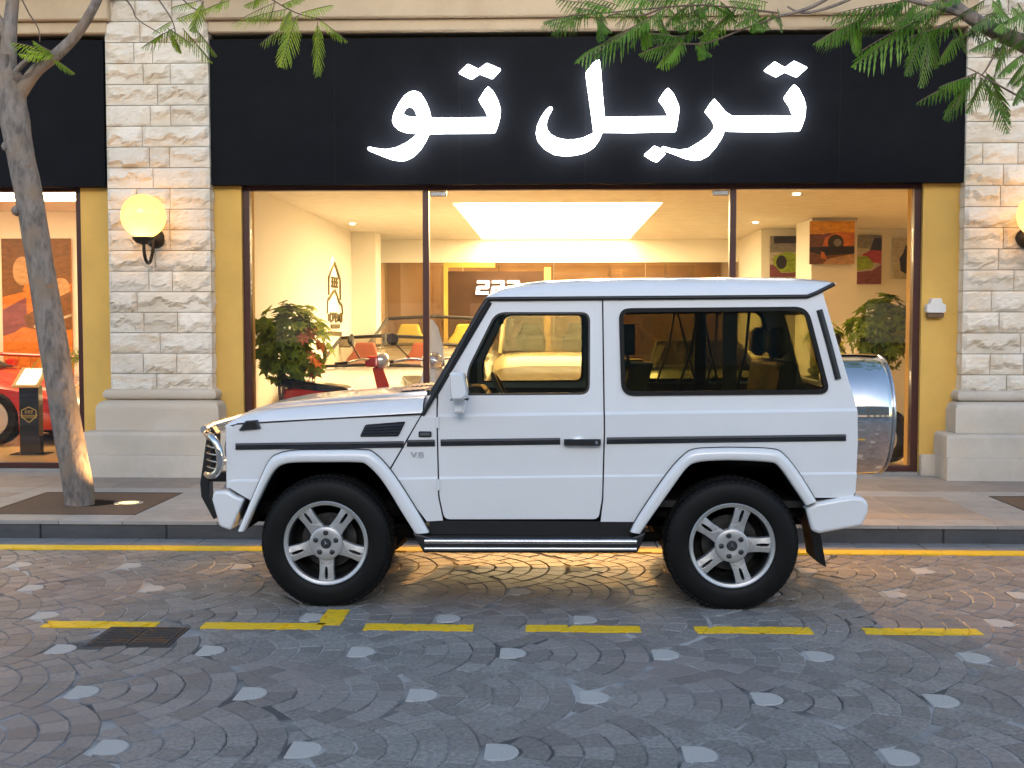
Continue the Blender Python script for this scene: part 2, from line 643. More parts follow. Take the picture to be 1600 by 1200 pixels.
XS = []
for a in range(-9, 10):
    XS.append(a * 0.62)
def row(y0, y1, m, step, shift, alt=None):
    cuts = sorted(set([GRL[0], GRL[1], GRR[0], GRR[1]] if y0 < 10.6 else []))
    x = -7.0
    while x < 7.0:
        e = min(x + step * (1.0 if x > -7 or not shift else shift), 7.0)
        for c in cuts:
            if x + 0.03 < c < e:
                e = c
        mm = m
        if alt:
            for a, b in alt:
                if a - 0.01 <= (x + e) / 2 <= b + 0.01: mm = 'slab_grey'
        slab(x, e, y0, y1, mm)
        x = e
bands = [(-4.9, -4.60), (-3.345, -2.95), (3.50, 3.90), (5.16, 5.5)]
row(9.072, 9.36, 'slab_grey', 0.75, 0)
for k in range(4):
    row(9.36 + 0.31 * k, 9.67 + 0.31 * k, 'slab_beige', 0.62, 0.5 if k % 2 else 0, bands)
row(10.60, 10.92, 'slab_grey', 0.62, 0.5)
row(10.92, 11.36, 'slab_beige', 0.72, 0)
row(11.36, 11.80, 'slab_beige', 0.72, 0.5)
row(11.80, 12.26, 'slab_grey', 0.72, 0.25)


def tree_grate(g, label):
    cx, cy = (g[0] + g[1]) / 2, (g[2] + g[3]) / 2
    o = thing('tree_grate', label, 'tree surround', (cx, cy, KZ))
    hx, hy = (g[1] - g[0]) / 2, (g[3] - g[2]) / 2
    mb = MB()
    for a in ((-hx, hx, -hy, -hy + 0.02), (-hx, hx, hy - 0.02, hy), (-hx, -hx + 0.02, -hy + 0.02, hy - 0.02), (hx - 0.02, hx, -hy + 0.02, hy - 0.02)):
        mb.box(*a, -0.03, 0.004)
    mb.build('frame', 'grate_edge', o)
    mb = MB()
    V, F = fill([(-hx + 0.02, -hy + 0.02), (hx - 0.02, -hy + 0.02), (hx - 0.02, hy - 0.02), (-hx + 0.02, hy - 0.02)], [[(0.03 + 0.22 * math.cos(a), 0.0 + 0.20 * math.sin(a)) for a in [2 * math.pi * q / 24 for q in range(24)]]])
    n = len(V)
    mb.add([(p[0], p[1], 0.001) for p in V] + [(p[0], p[1], -0.04) for p in V], list(F) + [(b, a, a + n, b + n) for a, b in rim(F)])
    mb.build('gravel_panel', 'resin_gravel', o)
    MB().box(-0.3, 0.3, -0.3, 0.3, -0.012, -0.0105).build('soil', 'underbody', o)
    return o
tree_grate(GRL, 'brown resin gravel panel round the foot of the leaning tree, left')
tree_grate(GRR, 'dark tree surround cut off by the right edge of the pavement')

# ================================================================== the building
mat('stone_face', (0.77, 0.71, 0.62), (0.66, 0.52, 0.36), scale=5.0, rough=0.85, bump=0.8, bscale=45, stretch=(0.6, 1, 1.9), contrast=(0.50, 0.72), tint=0.09, c3=(0.68, 0.60, 0.48), scale3=2.5)
mat('mortar', (0.40, 0.36, 0.31), rough=0.95)
mat('plinth_stone', (0.60, 0.545, 0.47), (0.50, 0.455, 0.395), scale=3, rough=0.75, bump=0.3, bscale=70, c3=(0.56, 0.48, 0.38), scale3=1.4)
mat('ochre_render', (0.71, 0.445, 0.11), (0.62, 0.39, 0.10), scale=2.2, rough=0.85, bump=0.2, bscale=140)
mat('cornice_stone', (0.60, 0.48, 0.33), (0.52, 0.40, 0.27), scale=2.5, rough=0.8, bump=0.2, bscale=60)
mat('sign_black', (0.0065, 0.0075, 0.0105), (0.0085, 0.0095, 0.013), scale=3, rough=0.6, bump=0.06, bscale=200, spec=0.06)
mat('frame_maroon', (0.060, 0.016, 0.013), (0.045, 0.012, 0.010), scale=5, rough=0.35)
glassmat('shop_glass', (0.97, 0.97, 0.96), 0.75)
mat('wall_cream', (0.84, 0.82, 0.75), (0.82, 0.80, 0.73), scale=1.5, rough=0.7)
mat('ceiling_white', (0.82, 0.79, 0.72), rough=0.8)
mat('floor_tile', (0.60, 0.40, 0.19), (0.54, 0.36, 0.17), scale=2, rough=0.16)

BLD = thing('shop_building', 'stone and ochre shop building with dark framed display windows behind the white car', 'building', (0, 12, 0))


def bpart(mb, name, m, parent=None, **k):
    return mb.build(name, m, parent or BLD, loc=(0, -12, 0) if parent is None else None, **k)


# walls and storey above
mb = MB()
mb.box(-14, -7.6, 12.15, 12.6, 0.1, 3.2)
mb.box(5.25, 14, 12.15, 12.6, 0.1, 3.2)
mb.box(-14, 14, 12.22, 12.6, 3.2, 8.2)
mb.box(-14, 14, 12.6, 26.6, 4.2, 8.2)
mb.box(-14, -13.7, 12.6, 26.6, 0, 4.2)
mb.box(13.7, 14, 12.6, 26.6, 0, 4.2)
mb.box(-14, 14, 26.3, 26.6, 0, 4.2)
bpart(mb, 'wall', 'cornice_stone')
GY = 12.20
WL, WR = at(381, 500, GY - .05).x, at(1437, 500, GY - .05).x
LX1 = at(132, 500, GY - .05).x
for a, b in ((-3.46, WL), (WR, 4.16), (LX1, -4.46), (-7.6, -7.3)):
    bpart(MB().box(a, b, 12.10, 12.62, KZ, 3.2), 'ochre_pier', 'ochre_render')
for y0, y1, z0, z1 in ((11.93, 12.22, 4.60, 4.72), (11.86, 12.22, 4.72, 4.95), (11.78, 12.22, 4.95, 5.02), (11.70, 12.22, 5.02, 5.22)):
    for xa, xb in ((-14, -4.475), (-3.445, 4.125), (5.18, 14)):
        e = 0.10 if z0 > 4.9 else (0.04 if z0 > 4.7 else 0.0)
        mb = MB()
        mb.box(xa - (e if xa > -14 else 0), xb + (e if xb < 14 else 0), y0, y1, z0, z1, c=0.012)
        bpart(mb, 'cornice', 'cornice_stone')

# stone piers: rough-faced blocks over a moulded plinth
random.seed(11)
JOINTS = [(215, 272), (222,), (212, 241), (226, 268), (248,), (236, 268), (223,), (234, 265), (239,), (213, 265), (206, 264), (264,), (240,), (230, 267), (211,), (221, 274), (246,), (219, 272), (240,)]
RJOIN = [(1570,), (1545, 1610), (1590,), (1560, 1625), (1580,), (1555,), (1600,), (1535, 1590), (1568,), (1564, 1620), (1595,), (1570,), (1563, 1630), (1588,), (1553, 1610), (1566, 1622), (1601,), (1553, 1606), (1580,)]


def rock(x0, x1, z0, z1, yf):
    """one rough-faced block; its front juts out unevenly towards -y"""
    nx, nz = max(4, int((x1 - x0) / 0.034)), 8
    W, Hh = x1 - x0, z1 - z0
    k1, k2, k3 = (random.uniform(0, 6.28) for _ in range(3))
    ridge = random.uniform(0.22, 0.62)
    amp = random.uniform(0.4, 1.0) * 0.16
    top = random.uniform(0.028, 0.058)
    flat = random.random() < 0.22
    g = []
    for j in range(nz + 1):
        for i in range(nx + 1):
            x, z = x0 + W * i / nx, z0 + Hh * j / nz
            e = min(i, nx - i, j, nz - j)
            if e == 0:
                h = 0.0
            else:
                x += random.uniform(-0.010, 0.010)
                z += random.uniform(-0.008, 0.008)
                t = (z - z0) / Hh
                zr = ridge + amp * (math.sin(x * 17 + k1) + 0.6 * math.sin(x * 37 + k2)) + random.uniform(-0.06, 0.06)
                if t > zr:
                    h = top * (1 - 0.75 * (t - zr) / (1.05 - zr))
                else:
                    h = max(0.004, top * (1 - 3.6 * (zr - t)))
                if flat:
                    h = 0.012 + 0.006 * math.sin(x * 30 + k3)
                h += random.uniform(-0.005, 0.005)
                h = max(h, 0.003)
            g.append((x, yf - h, z))
    n = nx + 1
    fs = [(j * n + i, j * n + i + 1, (j + 1) * n + i + 1, (j + 1) * n + i) for j in range(nz) for i in range(nx)]
    k = len(g)
    g += [(x0, yf + 0.06, z0), (x1, yf + 0.06, z0), (x1, yf + 0.06, z1), (x0, yf + 0.06, z1)]
    fs.append(tuple([k, k + 1] + [i for i in range(nx, -1, -1)]))
    fs.append(tuple([k + 3] + [nz * n + i for i in range(0, nx + 1)] + [k + 2]))
    fs.append(tuple([k] + [j * n for j in range(nz + 1)] + [k + 3]))
    fs.append(tuple([k + 1, k + 2] + [j * n + nx for j in range(nz, -1, -1)]))
    return g, fs


def stone_pier(xa, xb, joints):
    core = bpart(MB().box(xa + 0.012, xb - 0.012, 11.975, 12.25, 0.9, 8.0), 'stone_pier', 'mortar')
    CH = 0.2087
    ztop = at(250, 0, 11.95).z
    rows = [(ztop - CH * (k + 1), joints[k]) for k in range(len(joints))]
    for k in range(4):
        rows.append((ztop + CH * k, joints[(k * 5 + 3) % len(joints)]))
    for z0, js in rows:
        xs = [xa] + sorted(at(j, 300, 11.95).x for j in js) + [xb]
        for a, b in zip(xs, xs[1:]):
            if b - a < 0.06: continue
            mb = MB()
            g, fs = rock(a + 0.004, b - 0.004, z0 + 0.004, z0 + CH - 0.004, 11.96)
            mb.add(g, fs, tint=0.02 + 0.96 * random.random())
            # return face down the side of the pier
            mb.build('stone_block', 'stone_face', core)
    for xs_, sg in ((xa, 1), (xb, -1)):
        for k in range(24):
            z0 = ztop + 4 * CH - CH * (k + 1)
            mb = MB()
            g, fs = rock(12.022, 12.20, z0 + 0.004, z0 + CH - 0.004, 0.0)
            mb.add([(xs_ + 0.006 * sg + 0.3 * p[1] * sg, p[0], p[2]) for p in g], fs, tint=0.5 + 0.4 * random.random())
            mb.build('stone_block', 'stone_face', core)
    # plinth
    def course(name, ex, y, z0, z1, rad):
        mb = MB()
        n = 5
        rings = []
        for z, e in [(z0, 0.0)] + [(z1 - rad + rad * math.sin(R(90 * q / n)), rad * (1 - math.cos(R(90 * q / n)))) for q in range(n + 1)]:
            rings.append([(xa - ex + e, 12.24, z), (xb + ex - e, 12.24, z), (xb + ex - e, y + e, z), (xa - ex + e, y + e, z)])
        mb.loft(rings)
        return mb.build(name, 'plinth_stone', core, smooth=40)
    zb = [KZ - 0.01, 0.365, 0.60, 0.905, 1.02]
    course('plinth_base', 0.22, 11.66, zb[0], zb[1], 0.012)
    course('plinth_step', 0.215, 11.70, zb[1] + 0.002, zb[2], 0.05)
    course('plinth_step', 0.10, 11.80, zb[2] + 0.002, zb[3], 0.09)
    mb = MB()
    prof = [(0.0, zb[3] + 0.002)] + [(0.055 * math.cos(R(-80 + 160 * q / 8)), (zb[3] + zb[4]) / 2 + 0.056 * math.sin(R(-80 + 160 * q / 8))) for q in range(9)] + [(0.0, zb[4])]
    mb.loft([[(xa - 0.0 - e, 12.24, z), (xb + e, 12.24, z), (xb + e, 11.935 - e, z), (xa - e, 11.935 - e, z)] for e, z in prof])
    mb.build('torus_moulding', 'plinth_stone', core, smooth=50)
    return core
PXL = (at(167, 300, 11.95).x, at(328, 300, 11.95).x)
stone_pier(PXL[0], PXL[1], JOINTS)
PXR0 = at(1506, 400, 11.95).x
stone_pier(PXR0, PXR0 + 1.05, RJOIN)
for a, b in ((-3.47, WL - .003), (WR + .003, 4.10), (LX1 + .003, -4.47)):
    bpart(MB().box(a, b, 12.02, 12.12, KZ - 0.005, 0.36, c=0.012), 'wall_base', 'plinth_stone')

# display windows
def display_window(x0, x1, mull):
    fr = MB()
    fr.box(x0, x0 + 0.07, GY - 0.05, GY + 0.06, KZ + 0.03, 3.12)
    fr.box(x1 - 0.07, x1, GY - 0.05, GY + 0.06, KZ + 0.03, 3.12)
    fr.box(x0 + 0.07, x1 - 0.07, GY - 0.048, GY + 0.058, 3.045, 3.12)
    fr.box(x0 + 0.07, x1 - 0.07, GY - 0.048, GY + 0.058, KZ + 0.03, KZ + 0.085)
    f = bpart(fr, 'window_frame', 'frame_maroon', bevel=0.004)
    edges = [x0 + 0.07]
    for m in mull:
        MB().box(m - 0.032, m + 0.032, GY - 0.044, GY + 0.054, KZ + 0.085, 3.045).build('mullion', 'frame_maroon', f, bevel=0.004)
        edges += [m - 0.032, m + 0.032]
    edges.append(x1 - 0.07)
    for a, b in zip(edges[::2], edges[1::2]):
        MB().box(a + 0.001, b - 0.001, GY - 0.004, GY + 0.004, KZ + 0.086, 3.044).build('pane', 'shop_glass', f)
    bpart(MB().box(x0 - 0.02, x1 + 0.02, GY - 0.10, GY + 0.3, 0.10, KZ + 0.028), 'threshold', 'slab_grey')
    return f
ml = [at(666, 400, GY).x, at(1144, 400, GY).x]
MAIN = display_window(WL, WR, ml)
for xm, sg in ((ml[0], 1), (ml[1], -1)):
    mb = MB().box(*sorted((xm + sg * 0.045, xm + sg * 0.21)), GY - 0.03, GY + 0.03, 2.985, 3.035, c=0.006)
    mb.build('door_fitting', 'steel', MAIN)
display_window(-7.3, LX1, [])
bpart(MB().box(WL - 0.02, WR + 0.02, 12.10, 12.42, 3.12, 3.2), 'window_head', 'sign_black')
bpart(MB().box(-7.3, LX1 + 0.02, 12.10, 12.42, 3.12, 3.2), 'window_head', 'sign_black')

# showroom shells
def shell(x0, x1, y1, zc, yr=None):
    p = bpart(MB().box(x0, x1, GY + 0.07, y1, 0.05, KZ + 0.03), 'showroom_floor', 'floor_tile')
    return p
shell(-3.36, 7.0, 24.0, 3.35)
shell(-9.6, -3.7, 17.5, 3.35)
ZC = 3.22
CL = [(-1.26, 15.2), (1.42, 15.2), (1.42, 21.7), (-1.26, 21.7)]
V, F = fill([(-3.36, GY + 0.07), (7.0, GY + 0.07), (7.0, 24.0), (-3.36, 24.0)], [CL])
mb = MB()
n = len(V)
mb.add([(p[0], p[1], ZC) for p in V] + [(p[0], p[1], ZC + 0.14) for p in V], list(F) + [(b, a, a + n, b + n) for a, b in rim(F)])
bpart(mb, 'showroom_ceiling', 'ceiling_white')
bpart(MB().box(-9.6, -3.7, GY + 0.07, 17.5, 3.32, 3.45), 'showroom_ceiling', 'ceiling_white')
mb = MB()
mb.box(-3.55, -3.36, GY + 0.07, 24.0, KZ, 3.45)
mb.box(-3.36, -2.95, 19.9, 20.5, KZ, ZC - 0.002)
bpart(mb, 'showroom_wall', 'wall_cream')
mb = MB()
mb.box(3.42, 7.0, 19.5, 19.7, KZ, ZC - 0.002)
mb.box(3.42, 3.55, 19.7, 21.8, KZ, ZC - 0.002)
mb.box(7.0, 7.2, GY + 0.07, 24, KZ, 3.45)
mb.box(-3.36, 3.42, 21.8, 21.9, 2.80, ZC - 0.002)
mb.box(-3.36, 7.0, 23.9, 24.1, KZ, 3.45)
mb.box(3.80, 4.46, 17.5, 18.6, KZ, ZC - 0.002)
bpart(mb, 'showroom_wall', 'wall_cream')
mb = MB()
mb.box(-9.6, -3.7, 17.2, 17.4, KZ, 3.318)
mb.box(-9.7, -9.6, 12.62, 17.4, KZ, 3.318)
mb.box(-3.70, -3.56, GY + 0.07, 17.4, KZ, 3.318)
bpart(mb, 'showroom_wall', 'wall_cream')
# ================================================================== the parked off-roader
RAKE = 0.0165                                  # the body stands a little higher at the back
WID = 1.77
CAR = thing('parked_suv', 'white boxy three-door off-roader with chrome bull bar parked at the kerb', 'car', (-1.335, 6.92, 0))
YF = [(0.30, 0.066), (0.752, 0.050), (0.764, 0.060), (1.121, 0.053), (1.137, 0.070), (1.90, 0.152)]


def yside(u, z):
    return lerp_table(YF, z - RAKE * u)


def side_panel(name, outer, holes, m, parent, far=False, thick=0.018, off=0.0, smooth=None):
    us = [p[0] for p in outer]
    lines = []
    for zeta, _ in YF[1:-1]:
        a, b = min(us) - 0.05, max(us) + 0.05
        lines.append(((a, zeta + RAKE * a), (b, zeta + RAKE * b)))
    V, F = fill(outer, holes, lines)
    mb = MB()
    sg = -1 if far else 1
    def y(p, d):
        v = yside(*p) + off + d
        return WID - v if far else v
    n = len(V)
    vs = [(p[0], y(p, 0), p[1]) for p in V] + [(p[0], y(p, thick), p[1]) for p in V]
    fs = list(F) + [(a + n, c + n, b + n) for a, b, c in F]
    for a, b in rim(F):
        fs.append((b, a, a + n, b + n))
    mb.add(vs, fs)
    return mb.build(name, m, parent, recalc=True)


DOOR = [(0.667, 1.285), (0.664, 1.17), (0.674, 0.66), (0.703, 0.522), (1.617, 0.528), (1.637, 0.648), (1.646, 1.04), (1.636, 1.822), (0.957, 1.816)]
DOOR = rounded(DOOR, [0, 0, 0.02, 0.03, 0.03, 0.02, 0, 0, 0], 3)
DWIN = rounded([(0.836, 1.258), (0.832, 1.404), (1.003, 1.753), (1.567, 1.753), (1.565, 1.264)], [0.02, 0.06, 0.06, 0.055, 0.06], 5)
QUARTER = [(1.655, 1.04), (1.646, 0.648), (1.63, 0.512), (1.835, 0.512), (1.93, 0.655), (2.06, 0.84), (2.15, 0.908), (2.415, 0.925), (2.65, 0.915), (2.73, 0.87), (2.815, 0.74), (2.865, 0.662),
           (3.105, 0.662), (3.123, 0.70), (3.128, 0.806), (3.133, 0.987), (3.127, 1.19), (2.935, 1.872), (2.85, 1.838), (1.645, 1.828)]
RWIN = rounded([(1.735, 1.776), (2.848, 1.785), (2.975, 1.272), (1.750, 1.258)], [0.07, 0.08, 0.07, 0.08], 6)
FENDER = [(-0.560, 1.072), (-0.535, 1.085), (0.566, 1.148), (0.372, 0.816), (0.30, 0.895), (0.2, 0.908), (-0.16, 0.902), (-0.26, 0.885), (-0.33, 0.80), (-0.40, 0.66), (-0.455, 0.63), (-0.489, 0.648), (-0.575, 0.70), (-0.598, 0.78), (-0.592, 1.0)]
COWL = [(0.576, 1.150), (0.657, 1.285), (0.655, 1.17), (0.665, 0.66), (0.694, 0.514), (0.598, 0.508), (0.51, 0.625), (0.384, 0.818)]

for far in (False, True):
    def Y(v): return WID - v if far else v
    sd = side_panel('body_side', QUARTER, [RWIN], 'white_paint', CAR, far)
    side_panel('wing', FENDER, [], 'white_paint', CAR, far)
    side_panel('cowl_panel', COWL, [], 'white_paint', CAR, far)
    dr = side_panel('door', DOOR, [DWIN], 'white_paint', CAR, far)
    # dark jambs behind the shut lines
    JAMB = [(-0.5, 1.06), (0.57, 1.13), (0.66, 1.25), (0.95, 1.80), (0.99, 1.80), (0.80, 1.42), (0.80, 1.22), (1.59, 1.22), (1.59, 1.81), (1.70, 1.82), (1.70, 0.53), (0.62, 0.53), (0.36, 0.83), (0.2, 0.93), (-0.2, 0.93), (-0.5, 0.70)]
    side_panel('door_jamb', JAMB, [], 'dark_gap', CAR, far, off=0.03, thick=0.01)
    # glass and rubber seals
    def ringpanel(name, loop, wd, m, parent, off, thick):
        c = (sum(p[0] for p in loop) / len(loop), sum(p[1] for p in loop) / len(loop))
        inner = []
        K = len(loop)
        for i in range(K):
            a, b = Vector(loop[i - 1]), Vector(loop[(i + 1) % K])
            t = (b - a).normalized()
            nrm = Vector((-t[1], t[0]))
            p = Vector(loop[i])
            if (p + nrm * 0.01 - Vector(c)).length > (p - Vector(c)).length and not inside(tuple(p + nrm * 0.01), loop):
                nrm = -nrm
            if not inside(tuple(p + nrm * 0.004), loop):
                nrm = -nrm
            q = p + nrm * wd
            inner.append((q[0], q[1]))
        return side_panel(name, loop, [inner], m, parent, far, thick=thick, off=off)
    side_panel('window_glass', DWIN, [], 'car_glass', dr, far, thick=0.005, off=0.022)
    ringpanel('window_seal', DWIN, 0.012, 'black_plastic', dr, 0.010, 0.012)
    g = side_panel('side_window', RWIN, [], 'tint_glass', CAR, far, thick=0.005, off=0.016)
    ringpanel('rubber_seal', RWIN, 0.026, 'rubber', g, -0.010, 0.028)
    # black louvre strip behind the rear window
    mb = MB()
    pts = [(2.915, 1.765), (2.965, 1.58), (3.02, 1.36)]
    mb.tube([(q[0], Y(yside(q[0], q[1]) - 0.002), q[1]) for q in spline([(a, b, 0) for a, b in pts], 4)], 0.019, 10)
    mb.build('vent_strip', 'black_plastic', CAR, smooth=40)
    # rubbing strips
    for u0, u1, z0, z1, par in (
            (-0.543, 0.463, 0.930, 0.974, CAR), (0.482, 0.648, 0.953, 0.997, CAR), (0.682, 1.390, 0.957, 1.001, dr), (1.664, 3.062, 0.972, 1.016, CAR)):
        s = RAKE
        mb = MB()
        def sec(u):
            zm = (u - u0) * s
            ya = yside(u, z0)
            pr = [(0.004, 0.0), (-0.010, 0.005), (-0.014, 0.014), (-0.007, 0.0195), (-0.007, 0.0245), (-0.014, 0.030), (-0.010, 0.039), (0.004, 0.044)]
            return [(u, Y(ya + a), z0 + zm + b) for a, b in pr]
        mb.loft([sec(u0), sec(u1)])
        mb.build('rubbing_strip', 'moulding_grey', par)
    # wing vent with slats, side repeater, badge
    mb = MB()
    vent = rounded([(0.235, 1.086), (0.475, 1.106), (0.431, 1.017), (0.200, 1.013)], 0.012, 3)
    v = side_panel('wing_vent', vent, [], 'black_plastic', CAR, far, thick=0.01, off=-0.006)
    for k in range(4):
        t = (k + 0.7) / 4.6
        a = (0.207 + 0.03 * t, 1.013 + 0.073 * t)
        b = (0.424 + 0.042 * t, 1.017 + 0.086 * t)
        sm = MB()
        sm.add([(a[0], Y(yside(*a) - 0.014), a[1] - 0.004), (b[0], Y(yside(*b) - 0.014), b[1] - 0.004),
                (b[0], Y(yside(*b) - 0.004), b[1] + 0.008), (a[0], Y(yside(*a) - 0.004), a[1] + 0.008)], [(0, 1, 2, 3)])
        sm.build('vent_slat', 'moulding_grey', v)
    mb = MB()
    mb.box(0.551, 0.628, *sorted((Y(0.043), Y(0.06))), 1.013, 1.047, c=0.005)
    rp = mb.build('side_repeater', 'black_plastic', CAR)
    MB().box(0.559, 0.620, *sorted((Y(0.0405), Y(0.05))), 1.020, 1.040, c=0.003).build('lens', 'smoke_lens', rp)
    if not far:
        mb = MB()
        yb = yside(0.54, 0.9)
        for poly in ([(0.503, 0.9225), (0.511, 0.9225), (0.522, 0.900), (0.533, 0.9225), (0.541, 0.9225), (0.526, 0.8935), (0.518, 0.8935)],):
            mb.prism(poly, yb - 0.006, yb + 0.002)
        for zc, r in ((0.9145, 0.0085), (0.9005, 0.0095)):
            loop = [(0.565 + math.cos(a) * r * 1.45, yb - 0.003, zc + math.sin(a) * r * 0.85) for a in [2 * math.pi * q / 14 for q in range(14)]]
            mb.tube(loop, 0.0032, 6, wrap=True)
        mb.build('engine_badge', 'alloy', CAR)
    # hinges and handle
    for z0 in (1.07, 0.70):
        mb = MB()
        mb.lathe([(0.0, 0), (0.0095, 0.001), (0.0095, 0.066), (0.0, 0.067)], (0.664 + (1.1 - z0) * 0.012, Y(0.043), z0 - 0.003), n=10)
        mb.build('hinge', 'white_paint', dr, smooth=40)
    mb = MB()
    mb.box(1.412, 1.628, *sorted((Y(0.012), Y(0.034))), 0.968, 1.006, c=0.007)
    mb.box(1.412, 1.440, *sorted((Y(0.03), Y(0.07))), 0.972, 1.003)
    mb.box(1.560, 1.628, *sorted((Y(0.028), Y(0.07))), 0.970, 1.004)
    h = mb.build('handle', 'black_plastic', dr)
    MB().lathe([(0, -0.003), (0.010, -0.003), (0.012, 0.004)], (1.603, Y(0.010) if not far else Y(0.010), 0.987), 'y', 14).build('lock', 'steel', h, smooth=40)
    mb = MB()
    mb.lathe([(0.0, 0.0), (0.03, 0.001), (0.042, 0.006), (0.045, 0.012)], (0, 0, 0), 'y', 24)
    o = mb.build('handle_recess', 'white_paint', dr, smooth=50, loc=(1.495, Y(yside(1.5, 0.98) - 0.012 if not far else yside(1.5, .98) - .012), 0.987))
    o.scale = (1.0, 1.0 if not far else -1.0, 0.75)
    # flared arches
    FO = [(-0.528, 0.452), (-0.422, 0.695), (-0.344, 0.863), (-0.283, 0.912), (-0.18, 0.932), (0.0, 0.936), (0.212, 0.937), (0.288, 0.918), (0.389, 0.812), (0.513, 0.623), (0.615, 0.449)]
    FI = [(-0.487, 0.452), (-0.373, 0.695), (-0.307, 0.81), (-0.245, 0.852), (-0.154, 0.863), (0.0, 0.865), (0.19, 0.865), (0.25, 0.848), (0.34, 0.754), (0.455, 0.567), (0.532, 0.444)]
    RO = [(1.802, 0.460), (1.858, 0.562), (2.016, 0.80), (2.117, 0.914), (2.182, 0.948), (2.30, 0.956), (2.415, 0.958), (2.626, 0.951), (2.700, 0.918), (2.787, 0.811), (2.888, 0.650)]
    RI = [(1.862, 0.452), (1.915, 0.532), (2.050, 0.728), (2.130, 0.838), (2.19, 0.872), (2.30, 0.883), (2.415, 0.885), (2.600, 0.876), (2.665, 0.852), (2.751, 0.736), (2.827, 0.623)]
    for A, B in ((FO, FI), (RO, RI)):
        A2 = spline([(p[0], 0, p[1]) for p in A], 4)
        B2 = spline([(p[0], 0, p[1]) for p in B], 4)
        rings = []
        for p, q in zip(A2, B2):
            ring = []
            for t, yy in ((0.0, 0.06), (0.0, 0.030), (0.07, 0.012), (0.22, 0.001), (0.5, -0.004), (0.8, -0.002), (0.95, 0.004), (1.0, 0.014), (1.0, 0.07)):
                w = p.lerp(q, t)
                ring.append((w.x, Y(yy), w.z))
            rings.append(ring)
        mb = MB()
        mb.loft(rings, closed=False)
        fl = mb.build('wheel_arch', 'white_paint', CAR, smooth=50)
        mb = MB()
        mb.tube([(p.x, Y(0.043), p.z) for p in A2], 0.006, 6)
        mb.build('arch_seal', 'black_plastic', fl, smooth=60)
        # liner inside the arch
        mb = MB()
        mb.loft([[(q.x, Y(yy), q.z) for yy in (0.065, 0.60)] for q in B2], closed=False)
        mb.add([(q.x, Y(0.58), q.z) for q in B2] + [(q.x, Y(0.58), 0.40) for q in B2],
               [(i, i + 1, i + 1 + len(B2), i + len(B2)) for i in range(len(B2) - 1)])
        mb.build('wheel_well', 'underbody', CAR)
    # sill and side step
    MB().box(0.612, 1.825, *sorted((Y(0.068), Y(0.12))), 0.43, 0.512).build('sill', 'black_plastic', CAR)
    mb = MB()
    mb.loft([[(u, Y(a), b + 0.004 * (u - 0.6)) for a, b in ((0.10, 0.425), (0.0, 0.430), (-0.022, 0.420), (-0.024, 0.345), (0.0, 0.335), (0.10, 0.335))] for u in (0.585, 1.842)])
    st = mb.build('side_step', 'black_plastic', CAR, bevel=0.006)
    for za, ra in ((0.404, 0.0155), (0.360, 0.0125)):
        mb = MB()
        mb.tube([(0.592, Y(-0.020), za), (1.838, Y(-0.020), za + 0.005)], ra, 12)
        mb.build('step_rail', 'steel', st, smooth=40)
    for pts in ([(0.522, 0.450), (0.575, 0.440), (0.632, 0.425), (0.628, 0.340), (0.588, 0.335)], [(1.893, 0.464), (1.850, 0.446), (1.812, 0.432), (1.815, 0.345), (1.845, 0.348)]):
        MB().prism(pts, *sorted((Y(-0.026), Y(0.10)))).build('step_bracket', 'black_plastic', st, bevel=0.008)
    # mirror
    mb = MB()
    def mring(yv, k, dz=0.0):
        c = (0.800, 1.325 + dz)
        o = rounded([(0.752, 1.398), (0.765, 1.410), (0.835, 1.408), (0.862, 1.285), (0.838, 1.243), (0.762, 1.240)], 0.022, 3)
        return [(c[0] + (p[0] - c[0]) * k, Y(yv), c[1] + (p[1] - c[1]) * k) for p in o]
    mb.loft([mring(-0.185, 0.80), mring(-0.170, 0.94), mring(-0.14, 1.0), mring(-0.06, 1.0), mring(0.03, 0.90)])
    mi = mb.build('door_mirror', 'white_paint', dr, smooth=45)
    mb = MB()
    mb.loft([[(c[0], Y(yy), c[1]) for c in ((0.752 + e, 1.236), (0.848 - e, 1.242), (0.826 - e, 1.160 + e), (0.770 + e, 1.160 + e))] for yy, e in ((-0.075, 0.012), (-0.06, 0.0), (0.075, 0.0))])
    mb.build('mirror_foot', 'white_paint', mi, bevel=0.006)
    MB().box(0.750, 0.850, *sorted((Y(-0.06), Y(0.07))), 1.2365, 1.2435).build('mirror_joint', 'dark_gap', mi)
    # indicator on the wing
    mb = MB()
    mb.loft([[(a, Y(yy), b) for a, b in ((-0.527 + e, 1.049), (-0.482 + e * 0.6, 1.107 - e * 0.3), (-0.408 - e, 1.112 - e * 0.3), (-0.388 - e, 1.060))] for yy, e in ((0.036, 0.012), (0.055, 0.0), (0.14, 0.0), (0.16, 0.012))])
    ind = mb.build('wing_indicator', 'black_plastic', CAR, bevel=0.004)
    mb = MB()
    mb.loft([[(a, Y(yy), b) for a, b in ((-0.419, 1.104), (-0.404, 1.104), (-0.388, 1.066), (-0.402, 1.066))] for yy in (0.040, 0.15)])
    mb.build('lens', 'smoke_lens', ind)
    # mud flap behind the rear wheel
    mb = MB()
    mb.prism([(2.826, 0.600), (2.870, 0.560), (2.922, 0.446), (2.958, 0.250), (2.898, 0.287), (2.872, 0.44), (2.845, 0.52)], *sorted((Y(0.05), Y(0.32))))
    mb.build('mud_flap', 'rubber', CAR)
    # windscreen pillar trim and rain gutter
    mb = MB()
    mb.tube([(0.574, Y(0.058), 1.142), (0.64, Y(0.066), 1.262), (0.72, Y(0.082), 1.405), (0.83, Y(0.105), 1.612), (0.915, Y(0.125), 1.762), (0.957, Y(0.135), 1.825)], [0.012, 0.016, 0.0165, 0.0165, 0.0165, 0.018], 10)
